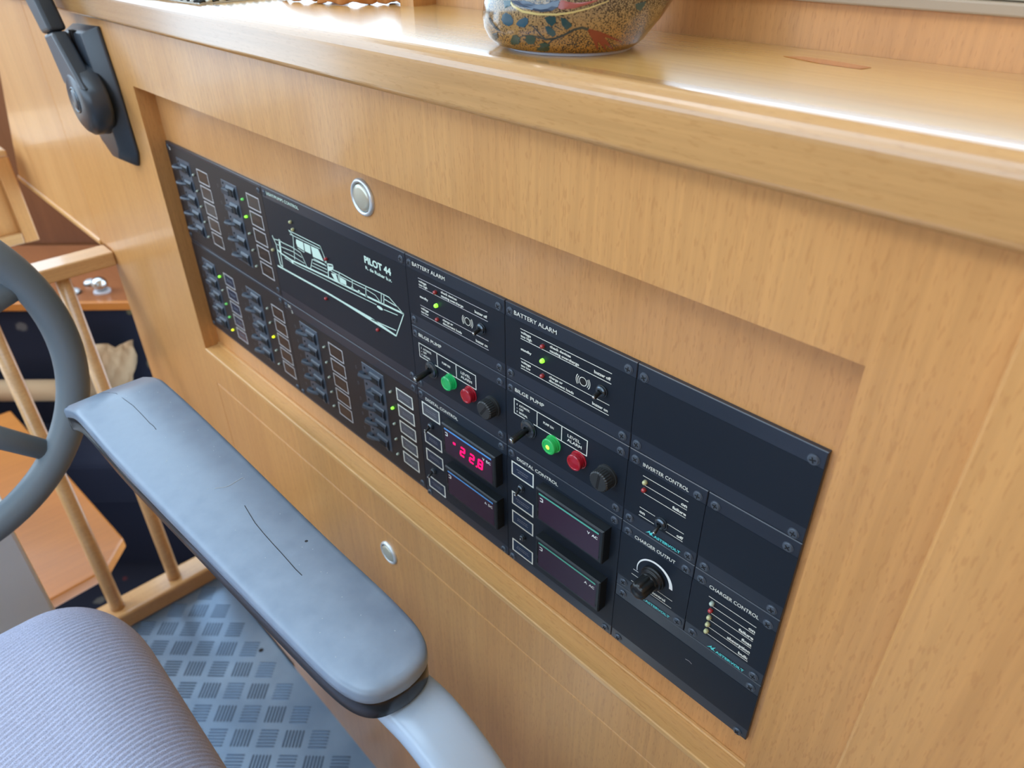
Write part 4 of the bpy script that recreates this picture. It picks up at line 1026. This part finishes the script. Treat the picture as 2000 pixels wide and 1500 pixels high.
# cabinet end on the far left
cb = thing('corner_cabinet', (-0.85, -0.3, -1.32), 'beech framed cabinet corner above the railing at the far left', 'cabinet')
MB().box(-1.0, -0.71, -0.60, -0.0385, -0.302, -0.150).build('body', M['wood_v'], cb)
MB().box(-1.0, -0.70, -0.60, -0.0365, -0.150, -0.138).build('top', M['wood_y'], cb, bevel=0.003)
MB().box(-0.71, -0.70, -0.0605, -0.0365, -0.306, -0.150).build('stile', M['wood_v'], cb, bevel=0.002)
MB().box(-0.71, -0.701, -0.60, -0.0605, -0.306, -0.286).build('bottom_rail', M['wood_y'], cb, bevel=0.002)
MB().box(-0.98, -0.74, -0.60, -0.56, -1.32, -0.302).build('support', M['wood_dark'], cb)
# shelf, seat back, cushions
def slabD(px0, px1, py, D, z0, z1, th, name, m, par, bev=0.0):
    a = atD(px0, py, D); b_ = atD(px1, py, D)
    return slab(a, b_, z0, z1, th).build(name, m, par, bevel=bev, seg=3)
zs = atD(120, 600, 1.62).z
sf = thing('shelf', tuple(atD(120, 600, 1.62)), 'reddish wooden shelf against the dark forward bulkhead', 'shelf')
slabD(-700, 420, 600, 1.62, zs, zs+0.012, 0.37, 'board', M['wood_red'], sf)
slabD(-700, 420, 600, 1.615, zs-0.008, zs+0.014, 0.012, 'edge_strip', M['wood_orange'], sf, 0.003)
st = thing('settee', tuple(atD(120, 900, 1.5)), 'navy patterned settee below the reddish shelf', 'settee')
slabD(-700, 420, 600, 1.635, -1.0, zs-0.009, 0.10, 'backrest', M['navy'], st, 0.01)
slabD(-700, 420, 600, 1.42, -1.08, -0.95, 0.20, 'seat_cushion', M['navy'], st, 0.02)
slabD(-700, 420, 600, 1.45, -1.32, -1.08, 0.17, 'plinth', M['navy'], st)
bl = thing('bolster', tuple(atD(60, 765, 1.56)), 'beige bolster lying across the navy settee', 'cushion')
q0 = atD(-300, 765, 1.575); q1 = atD(128, 762, 1.575)
MB().tube([q0, q0.lerp(q1, .5), q0.lerp(q1,.97), q1], [0.028, 0.028, 0.028, 0.018], n=18).build('cover', M['beige'], bl, smooth=True)
pw = thing('scatter_cushion', tuple(atD(212, 720, 1.56)), 'crumpled beige cushion on the navy settee near the console', 'cushion')
gp = []
for j in range(9):
    for i in range(13):
        px = 160 + 100*i/12; top = 676 + 5*math.sin(i*0.9) - (8 if i > 8 else 0); py = top + (770-top)*j/8
        e = math.sin(PI*i/12)*math.sin(PI*min(1, (j+1)/9)); gp.append(atD(px, py, 1.60 - 0.035*e - 0.006*math.sin(i*1.7+j)))
o = MB().add(gp, [(j*13+i, j*13+i+1, (j+1)*13+i+1, (j+1)*13+i) for j in range(8) for i in range(12)]).build('cover', M['beige'], pw, smooth=True)
sd = o.modifiers.new('s', 'SOLIDIFY'); sd.thickness = 0.012; sd.offset = -1
kn = thing('chrome_ball', tuple(atD(200, 590, 1.66)), 'shiny chrome ball on a pale base at the end of the reddish shelf', 'ornament')
c_ = atD(201, 572, 1.68); zb = zs + 0.012
kc = Vector((c_.x, c_.y, 0))
MB().lathe([(0, 0.020), (0.004, 0.020), (0.006, 0.014)], (kc.x, kc.y, zb), ax=(0,0,1), n=28).build('base', M['felt'], kn)
MB().lathe([(0.019 - 0.0185*math.cos(a), 0.0185*math.sin(a)) for a in [PI*i/14 for i in range(1, 14)]], (kc.x, kc.y, zb+0.003), ax=(0,0,1), n=28).build('ball', M['bright'], kn, smooth=True)
for px, py, lb in ((177, 548, 'flat pale disc on the shelf behind the chrome ball'), (146, 566, 'small upright pale disc on the shelf seen beside the nearest baluster')):
    c_ = atZ(px, py+6, zb)
    o = thing('pale_disc', tuple(c_), lb, 'ornament')
    MB().lathe([(0, 0.014), (0.006, 0.015), (0.010, 0.010), (0.011, 0.002)], c_, ax=(0,0,1), n=24).build('disc', M['chrome'], o, smooth=True)
    MB().lathe([(-0.0002, 0.017), (0.0015, 0.017)], c_, ax=(0,0,1), n=24).build('foot', M['black'], o)
